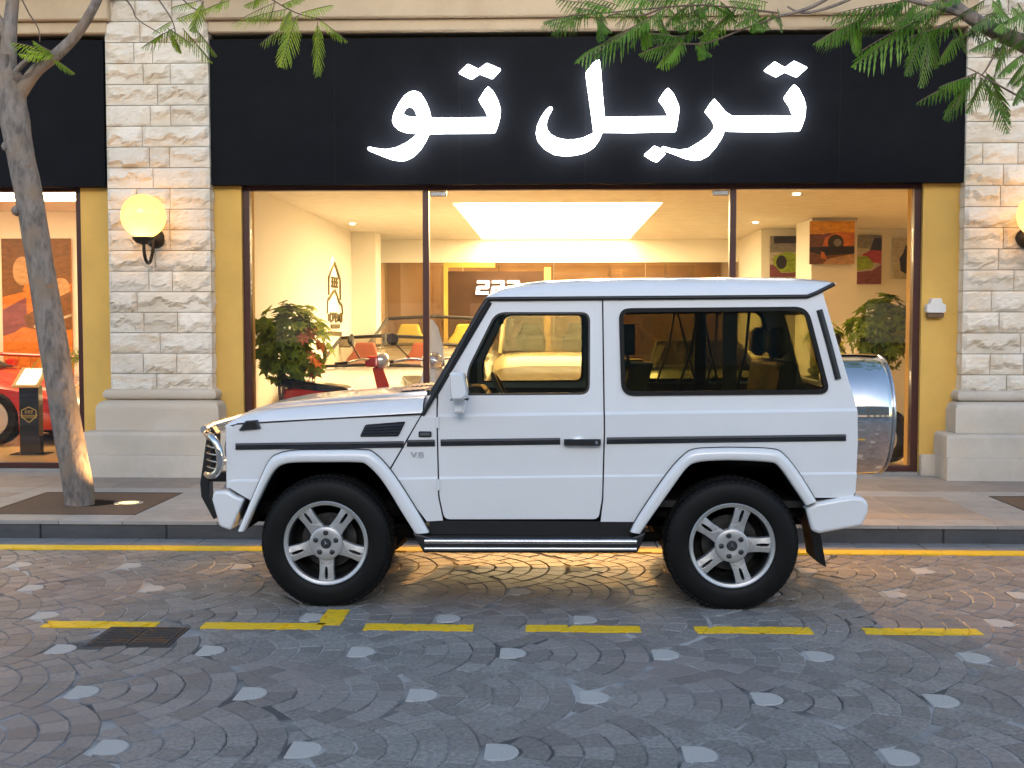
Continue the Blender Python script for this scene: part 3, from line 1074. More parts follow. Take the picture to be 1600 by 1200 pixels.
    mb.build('pillar_trim', 'black_plastic', CAR, smooth=50)
    mb = MB()
    mb.tube([(0.945, Y(0.134), 1.830), (1.02, Y(0.132), 1.831), (1.71, Y(0.132), 1.836), (2.60, Y(0.132), 1.842), (2.845, Y(0.132), 1.844), (2.90, Y(0.134), 1.866), (3.003, Y(0.142), 1.917)], 0.0125, 8)
    mb.build('rain_gutter', 'black_plastic', CAR, smooth=50)

# roof
def roof_ring(u, ze, rise, inset=0.0):
    half = []
    for yy, k in ((0.140, 0.0), (0.146, 0.16), (0.160, 0.36), (0.195, 0.60), (0.25, 0.78), (0.36, 0.91), (0.56, 0.98), (0.885, 1.0)):
        half.append((u, yy + inset, ze + rise * k))
    return half + [(p[0], WID - p[1], p[2]) for p in reversed(half[:-1])]
mb = MB()
RS = [(0.940, 1.828, 0.018), (0.965, 1.83, 0.045), (1.04, 1.831, 0.083), (1.14, 1.832, 0.105), (1.30, 1.834, 0.122), (1.60, 1.836, 0.133), (2.0, 1.839, 0.136), (2.45, 1.842, 0.134), (2.75, 1.843, 0.130), (2.85, 1.845, 0.124), (2.92, 1.878, 0.082), (2.98, 1.907, 0.042), (3.012, 1.918, 0.018), (3.02, 1.917, 0.004)]
mb.loft([roof_ring(*r) for r in RS], closed=False)
mb.build('roof', 'white_paint', CAR, smooth=50)
mb = MB()
mb.loft([[(p[0], p[1], p[2] - 0.035) for p in roof_ring(*r)] for r in RS[1:-4]], closed=False)
mb.build('headlining', 'cabin_black', CAR, smooth=50)
MB().box(0.98, 1.02, 0.15, WID - 0.15, 1.775, 1.835).build('header_rail', 'white_paint', CAR)

# bonnet
def bonnet_ring(u):
    zs = lerp_table([(-0.60, 1.070), (-0.54, 1.090), (0.574, 1.157)], u)
    zt = lerp_table([(-0.615, 1.075), (-0.59, 1.108), (-0.55, 1.132), (-0.47, 1.157), (-0.35, 1.176), (-0.1, 1.200), (0.2, 1.222), (0.5, 1.243), (0.63, 1.252)], u)
    k = max(zt - zs, 0.004)
    half = []
    for yy, t in ((0.056, 0.0), (0.060, 0.18), (0.075, 0.45), (0.11, 0.74), (0.16, 0.92), (0.22, 1.0), (0.30, 1.0), (0.34, 1.16), (0.50, 1.22), (0.885, 1.28)):
        half.append((u, yy, zs + k * t))
    return half + [(p[0], WID - p[1], p[2]) for p in reversed(half[:-1])]
mb = MB()
mb.loft([bonnet_ring(u) for u in (-0.612, -0.598, -0.575, -0.53, -0.45, -0.35, -0.2, 0.0, 0.2, 0.4, 0.575)], closed=False)
bn = mb.build('bonnet', 'white_paint', CAR, smooth=40)
mb = MB()
mb.tube([(-0.535, 0.053, 1.088), (0.0, 0.053, 1.1195), (0.572, 0.053, 1.152)], 0.005, 6)
mb.tube([(-0.535, WID - 0.053, 1.088), (0.0, WID - 0.053, 1.1195), (0.572, WID - 0.053, 1.152)], 0.005, 6)
mb.build('bonnet_gap', 'dark_gap', CAR)
for yc in (0.62, 1.14):
    mb = MB()
    mb.add([(0.38, yc - 0.16, 1.263), (0.55, yc - 0.16, 1.274), (0.55, yc + 0.16, 1.274), (0.38, yc + 0.16, 1.263)], [(0, 1, 2, 3)])
    for k in range(5):
        x = 0.40 + 0.032 * k
        mb.box(x, x + 0.016, yc - 0.15, yc + 0.15, 1.262, 1.268 + 0.002 * k)
    mb.build('bonnet_vent', 'vent_grey', CAR)
# scuttle and windscreen
mb = MB()
mb.add([(0.575, 0.075, 1.155), (0.575, WID - 0.075, 1.155), (0.575, WID - 0.22, 1.245), (0.575, 0.22, 1.245), (0.64, 0.085, 1.262), (0.64, WID - 0.085, 1.262)], [(0, 1, 2, 3), (0, 3, 4), (1, 5, 2), (3, 2, 5, 4)])
mb.build('scuttle', 'white_paint', CAR)
mb = MB()
mb.loft([[(0.632 + dx, 0.085, 1.255), (0.962 + dx, 0.150, 1.815), (0.945 + dx, 0.885, 1.835), (0.962 + dx, WID - 0.150, 1.815), (0.632 + dx, WID - 0.085, 1.255), (0.600 + dx, 0.885, 1.255)] for dx in (0, 0.006)])
ws = mb.build('windscreen', 'car_glass', CAR)
mb = MB()
for a, b in (((0.632, 0.085, 1.255), (0.962, 0.150, 1.815)), ((0.632, WID - 0.085, 1.255), (0.962, WID - 0.15, 1.815))):
    mb.tube([a, b], 0.028, 8)
mb.tube([(0.962, 0.15, 1.815), (0.945, 0.885, 1.832), (0.962, WID - 0.15, 1.815)], 0.022, 8)
mb.build('windscreen_frame', 'black_plastic', ws, smooth=50)
for y0, y1 in ((0.35, 0.85), (0.95, 1.42)):
    mb = MB()
    mb.tube([(0.585, y0, 1.262), (0.610, y0 + 0.05, 1.290), (0.640, y1, 1.315)], 0.008, 6)
    mb.lathe([(0, 0), (0.018, 0), (0.018, 0.03), (0, 0.035)], (0.585, y0, 1.245), n=10)
    mb.build('wiper', 'black_plastic', CAR)
# front: panel, grille, lamps
mb = MB()
V, F = fill([(0.055, 0.70), (WID - 0.055, 0.70), (WID - 0.055, 1.075), (0.055, 1.075)], [[(0.52, 0.77), (1.25, 0.77), (1.25, 1.03), (0.52, 1.03)]])
mb.add([(-0.605, p[0], p[1]) for p in V] + [(-0.560, p[0], p[1]) for p in V], list(F) + [(a + len(V), c + len(V), b + len(V)) for a, b, c in F] + [(b, a, a + len(V), b + len(V)) for a, b in rim(F)])
mb.build('front_panel', 'white_paint', CAR, bevel=0.008)
mb = MB().box(-0.57, -0.56, 0.50, 1.27, 0.76, 1.04)
gr = mb.build('grille', 'black_plastic', CAR)
for k in range(5):
    MB().box(-0.615, -0.575, 0.525, 1.245, 0.785 + 0.05 * k, 0.806 + 0.05 * k, c=0.006).build('grille_slat', 'black_plastic', gr)
mb = MB()
for q in range(3):
    a = R(90 + 120 * q)
    mb.add([(-0.63, 0.885, 0.90), (-0.622, 0.885 + math.cos(a) * 0.075, 0.90 + math.sin(a) * 0.075), (-0.622, 0.885 + math.cos(a + 1.05) * 0.014, 0.90 + math.sin(a + 1.05) * 0.014), (-0.622, 0.885 + math.cos(a - 1.05) * 0.014, 0.90 + math.sin(a - 1.05) * 0.014)], [(0, 1, 2), (0, 3, 1)])
mb.tube([(-0.622, 0.885 + math.cos(a) * 0.078, 0.90 + math.sin(a) * 0.078) for a in [2 * math.pi * q / 24 for q in range(24)]], 0.006, 6, wrap=True)
mb.build('emblem', 'chrome', gr)
for yc in (0.29, WID - 0.29):
    mb = MB().lathe([(0.0, -0.668), (0.06, -0.660), (0.092, -0.638), (0.100, -0.605)], (0, yc, 0.915), 'x', 24)
    hl = mb.build('headlight', 'lamp_clear', CAR, smooth=50)
    MB().lathe([(0.098, -0.600), (0.112, -0.615), (0.118, -0.600)], (0, yc, 0.915), 'x', 24).build('bezel', 'chrome', hl, smooth=50)
    MB().box(-0.625, -0.600, yc - 0.07, yc + 0.07, 0.745, 0.790, c=0.006).build('fog_lamp', 'lamp_amber', CAR)
# bumpers
mb = MB()
BF = [(-0.672, 0.688), (-0.589, 0.690), (-0.550, 0.662), (-0.492, 0.638), (-0.573, 0.450), (-0.640, 0.474), (-0.684, 0.640)]
mb.loft([[(p[0] * 0.988 - 0.007, yy, 0.57 + (p[1] - 0.57) * 0.97) for p in BF] for yy in (0.024,)] + [[(p[0], yy, p[1]) for p in BF] for yy in (0.045, 0.20)] + [[(p[0] - 0.03, yy, p[1]) for p in BF] for yy in (0.34, WID - 0.34)] + [[(p[0], yy, p[1]) for p in BF] for yy in (WID - 0.20, WID - 0.045)] + [[(p[0] * 0.94 - 0.035, WID - 0.022, 0.57 + (p[1] - 0.57) * 0.86) for p in BF]])
mb.build('front_bumper', 'white_paint', CAR, smooth=60, bevel=0.02, seg=4)
mb = MB()
BR = [(2.830, 0.600), (2.892, 0.636), (3.105, 0.676), (3.165, 0.668), (3.195, 0.632), (3.192, 0.580), (3.160, 0.502), (2.905, 0.452), (2.865, 0.47)]
mb.loft([[(3.0 + (p[0] - 3.0) * 0.97, yy, 0.565 + (p[1] - 0.565) * 0.94) for p in BR] for yy in (0.020,)] + [[(p[0], yy, p[1]) for p in BR] for yy in (0.04, WID - 0.04)] + [[(3.0 + (p[0] - 3.0) * 0.93, WID - 0.016, 0.565 + (p[1] - 0.565) * 0.84) for p in BR]])
mb.build('rear_bumper', 'white_paint', CAR, smooth=60, bevel=0.02, seg=4)
MB().box(2.90, 3.115, 0.075, WID - 0.075, 0.645, 0.68).build('bumper_gap', 'dark_gap', CAR)
# bull bar
mb = MB()
mb.tube([(-0.805, 0.30, 1.030), (-0.815, 0.5, 1.040), (-0.815, WID - 0.5, 1.040), (-0.805, WID - 0.30, 1.030)], 0.024, 12)
bar = mb.build('bull_bar', 'chrome', CAR, smooth=60)
for yc in (0.40, WID - 0.40):
    mb = MB().prism([(-0.775, 1.048), (-0.800, 1.030), (-0.852, 0.690), (-0.846, 0.606), (-0.770, 0.462), (-0.735, 0.485), (-0.795, 0.62), (-0.795, 0.69), (-0.752, 0.80), (-0.742, 1.0)], yc - 0.05, yc + 0.05)
    mb.build('upright', 'black_plastic', bar, bevel=0.008)
    MB().box(-0.79, -0.66, yc - 0.04, yc + 0.04, 0.70, 0.76).build('bracket', 'black_plastic', bar)
mb = MB()
mb.tube([(-0.815, 0.45, 0.775), (-0.815, WID - 0.45, 0.775)], 0.022, 12)
mb.build('cross_tube', 'chrome', bar, smooth=60)
for s in (0, 1):
    def Y(v): return WID - v if s else v
    mb = MB()
    mb.tube(spline([(-0.800, Y(0.40), 1.020), (-0.760, Y(0.20), 1.018), (-0.690, Y(0.085), 1.000), (-0.648, Y(0.055), 0.945), (-0.635, Y(0.05), 0.88), (-0.648, Y(0.055), 0.815), (-0.690, Y(0.085), 0.775), (-0.760, Y(0.20), 0.765), (-0.800, Y(0.40), 0.765)], 6), 0.0215, 12)
    gd = mb.build('lamp_guard', 'chrome', bar, smooth=60)
    for k in range(5):
        z = 0.815 + 0.042 * k
        mb = MB()
        mb.tube([(-0.775, Y(0.42), z), (-0.760, Y(0.20), z), (-0.700, Y(0.105), z), (-0.650, Y(0.062), z)], 0.0055, 6)
        mb.build('guard_rod', 'steel', gd, smooth=60)

# tail: rear wall, window, lights, number plate, exhaust, spare wheel
mb = MB()
def rwall(z):
    return lerp_table([(0.65, 3.122), (0.99, 3.135), (1.19, 3.128), (1.88, 2.93)], z)
prof = [0.655, 0.8, 0.99, 1.19]
mb.loft([[(rwall(z), yy, z) for z in prof] for yy in (0.06, 0.10, WID - 0.10, WID - 0.06)], closed=False)
V, F = fill([(0.07, 1.19), (WID - 0.07, 1.19), (WID - 0.15, 1.872), (0.15, 1.872)], [[(0.30, 1.27), (WID - 0.30, 1.27), (WID - 0.34, 1.74), (0.34, 1.74)]])
mb.add([(rwall(p[1]), p[0], p[1]) for p in V], F)
mb.build('tail_panel', 'white_paint', CAR)
mb = MB()
mb.add([(rwall(z) - 0.006, yy, z) for yy, z in ((0.29, 1.26), (WID - 0.29, 1.26), (WID - 0.33, 1.75), (0.33, 1.75))], [(0, 1, 2, 3)])
mb.build('rear_window', 'tint_glass', CAR)
for yc in (0.16, WID - 0.16):
    MB().box(3.10, 3.141, yc - 0.03, yc + 0.07, 0.74, 0.95, c=0.008).build('tail_light', 'lamp_red', CAR)
MB().box(3.115, 3.175, 0.62, 0.70, 0.585, 0.735).build('tow_bracket', 'black_plastic', CAR)
mb = MB()
SCZ, SCY, SR = 1.088, 0.93, 0.398
mb.lathe([(0.0, 3.16), (0.30, 3.16), (SR - 0.02, 3.165), (SR, 3.185), (SR + 0.002, 3.30), (SR, 3.445), (SR - 0.012, 3.475), (SR - 0.03, 3.487), (SR - 0.05, 3.480), (0.30, 3.492), (0.0, 3.505)], (0, SCY, SCZ), 'x', 64)
sp = mb.build('spare_wheel_cover', 'chrome', CAR, smooth=40)
mb = MB()
mb.tube([(3.487, SCY + math.cos(a) * (SR - 0.016), SCZ + math.sin(a) * (SR - 0.016)) for a in [2 * math.pi * q / 48 for q in range(48)]], 0.010, 8, wrap=True)
mb.build('cover_ring', 'steel', sp, smooth=60)
MB().box(3.10, 3.20, SCY - 0.14, SCY + 0.14, SCZ - 0.14, SCZ + 0.14).build('spare_carrier', 'black_plastic', CAR)
MB().box(3.12, 3.16, SCY - 0.40, SCY - 0.34, 0.60, 0.72).build('carrier_stay', 'black_plastic', CAR)

# chassis
mb = MB()
for yc in (0.46, WID - 0.46):
    mb.box(-0.60, 3.05, yc - 0.04, yc + 0.04, 0.44, 0.55)
mb.box(-0.45, 3.08, 0.20, WID - 0.20, 0.52, 0.60)
mb.box(0.62, 1.82, 0.10, WID - 0.10, 0.43, 0.56)
mb.box(0.95, 1.45, 0.65, 1.05, 0.36, 0.46)
mb.box(1.55, 1.80, 0.30, 0.62, 0.345, 0.45)
for xa in (0.0, 2.4):
    mb.tube([(xa, 0.22, 0.37), (xa, WID - 0.22, 0.37)], 0.055, 10)
    mb.lathe([(0.0, -0.15), (0.10, -0.12), (0.155, 0.0), (0.10, 0.12), (0.0, 0.15)], (xa, 0.95, 0.37), 'x', 14)
mb.tube([(0.2, 0.3, 0.42), (1.0, 0.28, 0.345), (2.2, 0.26, 0.40)], 0.03, 8)
mb.build('chassis', 'underbody', CAR)

# wheels
def wheel(xc, far):
    y0 = WID if far else 0.0
    sg = -1 if far else 1
    RT_, RR = 0.394, 0.250
    zc = 0.381
    mb = MB()
    prof = [(RR - 0.006, 0.030), (RR + 0.004, 0.014), (RR + 0.022, 0.004), (0.300, 0.0), (0.340, 0.003), (0.360, 0.010), (0.371, 0.018), (0.381, 0.032), (0.390, 0.050), (RT_, 0.085), (RT_ + 0.001, 0.13), (RT_, 0.18), (0.388, 0.228), (0.370, 0.258), (0.30, 0.262), (RR, 0.235)]
    mb.lathe([(r, sg * h) for r, h in prof], (0, 0, 0), 'y', 72)
    # flatten the contact patch
    mb.v = [(x, y, max(z, -zc + 0.002)) for x, y, z in mb.v]
    ty = mb.build('wheel', 'rubber', CAR, smooth=35, loc=(xc, y0, zc))
    # tread blocks round the shoulder
    mb = MB()
    for q in range(64):
        a = 2 * math.pi * q / 64
        for w0, w1, r0, ph in ((0.022, 0.062, 0.3775, 0), (0.075, 0.13, 0.3935, 0.5), (0.14, 0.19, 0.3935, 0.0), (0.20, 0.235, 0.3835, 0.5)):
            b = a + ph * 2 * math.pi / 64
            da = 0.036
            pts = []
            for rr, (k0, k1) in ((r0 - 0.012, (0, 0)), (r0 + 0.006, (0.002, 0.002))):
                sl = 0.010 if w0 < 0.05 and rr > r0 else 0.0
                for aa, ww in ((b - da, w0 + sl * 0), (b + da, w0), (b + da, w1), (b - da, w1)):
                    r2 = rr + (0.013 if (w0 < 0.05 and ww == w1) else 0.0) - (0.012 if (w0 > 0.195 and ww == w1) else 0.0)
                    pts.append((math.cos(aa) * r2, sg * ww, max(math.sin(aa) * r2, -zc + 0.001)))
            mb.add(pts, [(0, 1, 2, 3), (4, 5, 6, 7), (0, 1, 5, 4), (1, 2, 6, 5), (2, 3, 7, 6), (3, 0, 4, 7)])
    o = mb.build('tread', 'rubber', ty)
    o['kind'] = 'stuff'
    # rim barrel with lip
    mb = MB()
    mb.lathe([(RR - 0.030, sg * 0.20), (RR - 0.026, sg * 0.07), (RR - 0.024, sg * 0.024), (RR - 0.020, sg * 0.014), (RR - 0.008, sg * 0.010), (RR - 0.003, sg * 0.006), (RR + 0.003, sg * 0.012), (RR + 0.004, sg * 0.03)], (0, 0, 0), 'y', 64)
    mb.build('rim', 'alloy', ty, smooth=40)
    MB().lathe([(RR - 0.034, sg * 0.199), (RR - 0.030, sg * 0.07), (RR - 0.028, sg * 0.030)], (0, 0, 0), 'y', 48).build('barrel', 'alloy_dark', ty, smooth=40)
    mb = MB()
    mb.lathe([(0.0, sg * 0.20), (RR - 0.02, sg * 0.20)], (0, 0, 0), 'y', 32)
    mb.build('brake_shield', 'dark_gap', ty)
    MB().lathe([(0.0, sg * 0.135), (0.165, sg * 0.135), (0.168, sg * 0.15), (0.0, sg * 0.16)], (0, 0, 0), 'y', 40).build('brake_disc', 'alloy_dark', ty, smooth=40)
    # five split spokes
    off = R(90 + 36) if xc < 1 else R(73)
    for k in range(5):
        a = off + 2 * math.pi * k / 5
        ca, sa = math.cos(a), math.sin(a)
        def W(r, t, yy):
            return (ca * r - sa * t, sg * yy, sa * r + ca * t)
        sm = MB()
        outer = [(0.085, -0.046), (0.12, -0.042), (0.165, -0.041), (0.205, -0.045), (0.236, -0.053), (0.238, -0.02), (0.239, 0.02), (0.236, 0.053), (0.205, 0.045), (0.165, 0.041), (0.12, 0.042), (0.085, 0.046)]
        hole = [(0.140, 0.0), (0.150, -0.007), (0.180, -0.0095), (0.212, -0.008), (0.220, 0.0), (0.212, 0.008), (0.180, 0.0095), (0.150, 0.007)]
        V, F = fill(outer, [hole])
        def yv(r, t):
            return lerp_table([(0.08, 0.016), (0.13, 0.020), (0.20, 0.012), (0.24, 0.016)], r) + 0.9 * max(0, abs(t) - 0.018) * 0.6 + 0.006 * (abs(t) < 0.012)
        n = len(V)
        sm.add([W(p[0], p[1], yv(*p)) for p in V] + [W(p[0], p[1], 0.075) for p in V], list(F) + [(x + n, z + n, y + n) for x, y, z in F] + [(y, x, x + n, y + n) for x, y in rim(F)])
        sm.build('spoke', 'alloy', ty, bevel=0.003)
    mb = MB()
    mb.lathe([(0.0, sg * 0.020), (0.028, sg * 0.018), (0.05, sg * 0.014), (0.088, sg * 0.010), (0.098, sg * 0.016), (0.100, sg * 0.06)], (0, 0, 0), 'y', 40)
    hb = mb.build('hub', 'alloy', ty, smooth=40)
    MB().lathe([(0.0, sg * 0.004), (0.026, sg * 0.006), (0.0305, sg * 0.012), (0.031, sg * 0.02)], (0, 0, 0), 'y', 28).build('hub_cap', 'moulding_grey', hb, smooth=40)
    mb = MB()
    for q in range(3):
        a = R(90 + 120 * q + (20 if xc < 1 else 0))
        mb.add([(0, sg * -0.0005, 0), (math.cos(a) * 0.022, sg * 0.0045, math.sin(a) * 0.022), (math.cos(a + 1.05) * 0.005, sg * 0.0055, math.sin(a + 1.05) * 0.005), (math.cos(a - 1.05) * 0.005, sg * 0.0055, math.sin(a - 1.05) * 0.005)], [(0, 1, 2), (0, 3, 1)])
    mb.build('star', 'chrome', hb)
    for k in range(5):
        a = off + R(36) + 2 * math.pi * k / 5
        p = (math.cos(a) * 0.064, math.sin(a) * 0.064)
        MB().lathe([(0.0, sg * 0.004), (0.006, sg * 0.004), (0.010, sg * 0.009), (0.0165, sg * 0.0115)], (p[0], 0, p[1]), 'y', 10).build('wheel_bolt', 'alloy_dark', hb, smooth=40)
    return ty
for xc in (0.0, 2.4):
    for far in (False, True):
        wheel(xc, far)

# cabin
mb = MB()
mb.loft([[(x, yy, z) for x, z in ((0.62, 0.70), (0.62, 1.22), (0.70, 1.255), (0.86, 1.245), (0.93, 1.17), (0.93, 0.80))] for yy in (0.13, WID - 0.13)])
mb.box(0.80, 0.93, 0.33, 0.68, 1.22, 1.30, c=0.03)
mb.build('dashboard', 'cabin_black', CAR, bevel=0.01)
mb = MB()
cx, cy, cz = 1.06, 0.50, 1.20
ax = Vector((math.cos(R(28)), 0, math.sin(R(28))))
u1, u2 = Vector((0, 1, 0)), Vector((-math.sin(R(28)), 0, math.cos(R(28))))
mb.tube([Vector((cx, cy, cz)) + (u1 * math.cos(a) + u2 * math.sin(a)) * 0.19 for a in [2 * math.pi * q / 32 for q in range(32)]], 0.015, 8, wrap=True)
for a in (R(0), R(180), R(270)):
    mb.tube([Vector((cx, cy, cz)) - ax * 0.02, Vector((cx, cy, cz)) + (u1 * math.cos(a) + u2 * math.sin(a)) * 0.185], 0.018, 6)
mb.tube([Vector((cx, cy, cz)), Vector((cx, cy, cz)) - ax * 0.25], 0.04, 8)
mb.build('steering_wheel', 'cabin_black', CAR, smooth=60)
for yc in (0.50, WID - 0.50):
    mb = MB()
    mb.box(1.30, 1.80, yc - 0.25, yc + 0.25, 0.72, 0.90, c=0.05)
    st = mb.build('seat', 'cabin_black', CAR, smooth=60)
    mb = MB()
    mb.loft([[(1.70 + 0.16 * t + dx, yc + w * k, 0.86 + 0.58 * t) for dx, w in ((0.0, -1), (-0.03, -0.8), (-0.03, 0.8), (0.0, 1), (0.10, 0.9), (0.10, -0.9))] for t, k in ((0, 0.25), (0.5, 0.245), (0.85, 0.21), (1.0, 0.16))])
    mb.build('backrest', 'cabin_black', st, smooth=50)
    mb = MB()
    mb.loft([[(1.80 + dx, yc + w * k, z) for dx, w in ((-0.05, -0.9), (-0.05, 0.9), (0.05, 1), (0.05, -1))] for z, k in ((1.49, 0.10), (1.52, 0.135), (1.62, 0.14), (1.68, 0.11))])
    mb.tube([(1.82, yc - 0.06, 1.40), (1.81, yc - 0.06, 1.52)], 0.008, 6)
    mb.tube([(1.82, yc + 0.06, 1.40), (1.81, yc + 0.06, 1.52)], 0.008, 6)
    mb.build('headrest', 'cabin_black', st, smooth=50)
mb = MB().box(2.35, 2.75, 0.30, WID - 0.30, 0.78, 0.98, c=0.04)
rs = mb.build('rear_seat', 'cabin_black', CAR, smooth=60)
mb = MB()
mb.loft([[(2.66 + dx, yy, 0.95), (2.74 + dx, yy, 1.45)] + [(2.84 + dx, yy, 1.45), (2.80 + dx, yy, 0.95)] for dx, yy in ((0, 0.32), (0, WID - 0.32))])
mb.build('backrest', 'cabin_black', rs, bevel=0.03)
for yc in (0.55, WID - 0.55):
    MB().box(2.70, 2.80, yc - 0.13, yc + 0.13, 1.47, 1.66, c=0.035).build('headrest', 'cabin_black', rs, smooth=60)
MB().box(0.70, 3.08, 0.13, WID - 0.13, 0.59, 0.63).build('cabin_floor', 'cabin_black', CAR)
for s in (0, 1):
    def Y(v): return WID - v if s else v
    MB().box(0.72, 1.60, *sorted((Y(0.105), Y(0.135))), 0.63, 1.22).build('door_trim', 'cabin_black', CAR)
    MB().box(1.68, 3.05, *sorted((Y(0.112), Y(0.150))), 1.02, 1.255).build('side_trim', 'cabin_tan', CAR)
    mb = MB()
    mb.loft([[(u, Y(yside(u, z) + 0.035 + d), z) for u in (1.60, 1.74)] for z, d in ((1.22, 0), (1.5, 0), (1.80, 0))] , closed=False)
    mb.build('pillar_trim', 'cabin_black', CAR)
    for p in ([(2.22, 0.20, 1.79), (2.17, 0.21, 1.50), (2.09, 0.22, 1.27)], [(2.23, 0.20, 1.79), (2.30, 0.24, 1.50), (2.36, 0.28, 1.27)], [(2.52, 0.20, 1.80), (2.50, 0.22, 1.5), (2.44, 0.24, 1.25)]):
        mb = MB()
        mb.tube([(a, Y(b), c) for a, b, c in p], 0.026, 6, sy=0.3)
        mb.build('seat_belt', 'cabin_black', CAR)
    MB().box(2.36, 2.44, *sorted((Y(0.165), Y(0.2))), 1.25, 1.82).build('pillar_post', 'cabin_black', CAR)
mb = MB().box(0.99, 1.02, 0.78, 1.0, 1.68, 1.75, c=0.008)
mb.tube([(0.975, 0.885, 1.82), (0.995, 0.885, 1.73)], 0.012, 6)
mb.build('rear_view_mirror', 'cabin_black', CAR)
# ================================================================== signs
lampmat('letter_light', (0.92, 0.97, 1.0), 4.5)
SGN = 12.0
def zpts(lst, ox, oy, s=4.4444):
    return [(ox + x / s, oy + y / s) for x, y in lst]
W1 = zpts([(62, 762), (75, 752), (120, 762), (190, 770), (260, 758), (330, 725), (385, 685), (412, 658), (330, 652), (280, 635), (245, 605), (234, 570), (245, 520), (280, 450), (320, 395), (360, 368), (395, 364), (430, 378), (465, 430), (490, 490), (503, 550), (600, 550), (750, 550), (900, 547), (880, 500), (835, 428), (870, 370), (900, 332), (935, 365), (970, 430), (987, 490), (982, 550), (965, 610), (947, 655), (800, 657), (600, 658), (490, 660), (470, 705), (430, 770), (380, 820), (330, 845), (290, 850), (230, 840), (150, 810), (90, 785), (64, 772)], 560, 60)
W1H = zpts([(306, 518), (325, 485), (350, 470), (375, 480), (395, 505), (406, 541), (370, 546), (335, 538)], 560, 60)
D1 = zpts([(695, 238), (760, 177), (835, 212), (892, 170), (990, 212), (930, 278), (840, 243), (785, 282)], 560, 60)
W2 = zpts([(1340, 472), (1350, 482), (1320, 540), (1305, 590), (1310, 630), (1335, 665), (1380, 690), (1440, 703), (1500, 702), (1560, 690), (1635, 655), (1622, 560), (1600, 400), (1578, 240), (1600, 205), (1635, 165), (1668, 143), (1675, 150), (1685, 230), (1695, 380), (1710, 545), (1900, 543), (2155, 540), (2120, 470), (2085, 428), (2115, 380), (2150, 342), (2190, 385), (2225, 465), (2228, 500), (2215, 590), (2205, 645), (2050, 648), (1900, 652), (1695, 650), (1675, 700), (1640, 750), (1600, 780), (1560, 797), (1500, 810), (1430, 815), (1360, 805), (1290, 765), (1245, 710), (1233, 660), (1240, 610), (1265, 550), (1300, 500), (1325, 475)], 560, 60)
D2 = zpts([(383, 808), (455, 745), (500, 765), (534, 802), (475, 858), (440, 845)], 920, 60)
W3 = zpts([(504, 760), (515, 748), (570, 765), (630, 773), (690, 765), (760, 725), (830, 675), (870, 625), (872, 595), (850, 555), (807, 507), (840, 455), (872, 417), (905, 455), (950, 510), (1000, 540), (1100, 538), (1250, 535), (1420, 538), (1395, 470), (1355, 412), (1390, 360), (1425, 317), (1460, 350), (1495, 420), (1508, 470), (1503, 540), (1485, 600), (1467, 640), (1300, 645), (1100, 645), (975, 643), (945, 635), (925, 690), (880, 760), (830, 815), (780, 840), (735, 845), (680, 835), (600, 805), (540, 782), (508, 768)], 920, 60)
D3 = zpts([(1218, 220), (1290, 160), (1362, 202), (1425, 155), (1520, 202), (1447, 266), (1365, 230), (1303, 265)], 920, 60)
sx0, sx1 = at(329, 200, SGN).x, at(1513, 200, SGN).x
sz0, sz1 = at(900, 287, SGN).z, at(900, 57, SGN).z
sign = thing('shop_sign', 'long black fascia sign with glowing white Arabic lettering over the main window', 'sign', (0, SGN, 0))
mb = MB().box(sx0, sx1, 0.0, 0.20, sz0, sz1)
bd = mb.build('board', 'sign_black', sign, bevel=0.004)
nb = 6
for k in range(1, nb):
    xs = sx0 + (sx1 - sx0) * k / nb
    MB().box(xs - 0.0015, xs + 0.0015, -0.0012, 0.001, sz0 + 0.002, sz1 - 0.002).build('board_seam', 'dark_gap', bd)
for nm, o, h in (('letter', W1, [W1H]), ('letter_dots', D1, []), ('letter', W2, []), ('letter_dot', D2, []), ('letter', W3, []), ('letter_dots', D3, [])):
    cv = lambda p: (at(p[0], p[1], SGN - 0.09).x, at(p[0], p[1], SGN - 0.09).z)
    rr = rounded([cv(p) for p in o], 0.012, 2)
    V, F = fill(rr, [[cv(p) for p in q] for q in h])
    n = len(V)
    mb = MB()
    mb.add([(p[0], -0.09, p[1]) for p in V] + [(p[0], -0.05, p[1]) for p in V], list(F) + [(a + n, c + n, b + n) for a, b, c in F] + [(b, a, a + n, b + n) for a, b in rim(F)])
    mb.build(nm, 'letter_light', sign)
sg2 = thing('shop_sign', 'blank black fascia board behind the leaning tree, cut off at the left', 'sign', (0, SGN, 0))
MB().box(-7.6, at(163, 200, SGN).x, 0.0, 0.20, at(80, 292, SGN).z, at(80, 63, SGN).z).build('board', 'sign_black', sg2, bevel=0.004)

# white dispenser on the ochre wall
p = at(1460, 481, 12.08)
db = thing('wall_box', 'small white arched box on the ochre wall right of the window', 'wall box', (p.x, 12.10, p.z))
mat('white_plastic', (0.72, 0.72, 0.71), (0.66, 0.66, 0.65), scale=12, rough=0.4)
MB().prism(rounded([(-0.095, -0.05), (0.095, -0.05), (0.095, 0.035), (0.06, 0.04), (0.05, 0.095), (-0.05, 0.095), (-0.06, 0.04), (-0.095, 0.035)], 0.02, 3), -0.09, 0.0).build('housing', 'white_plastic', db, bevel=0.006)
MB().box(-0.08, 0.08, -0.075, -0.01, -0.098, -0.051, c=0.006).build('tray', 'cabin_tan', db)

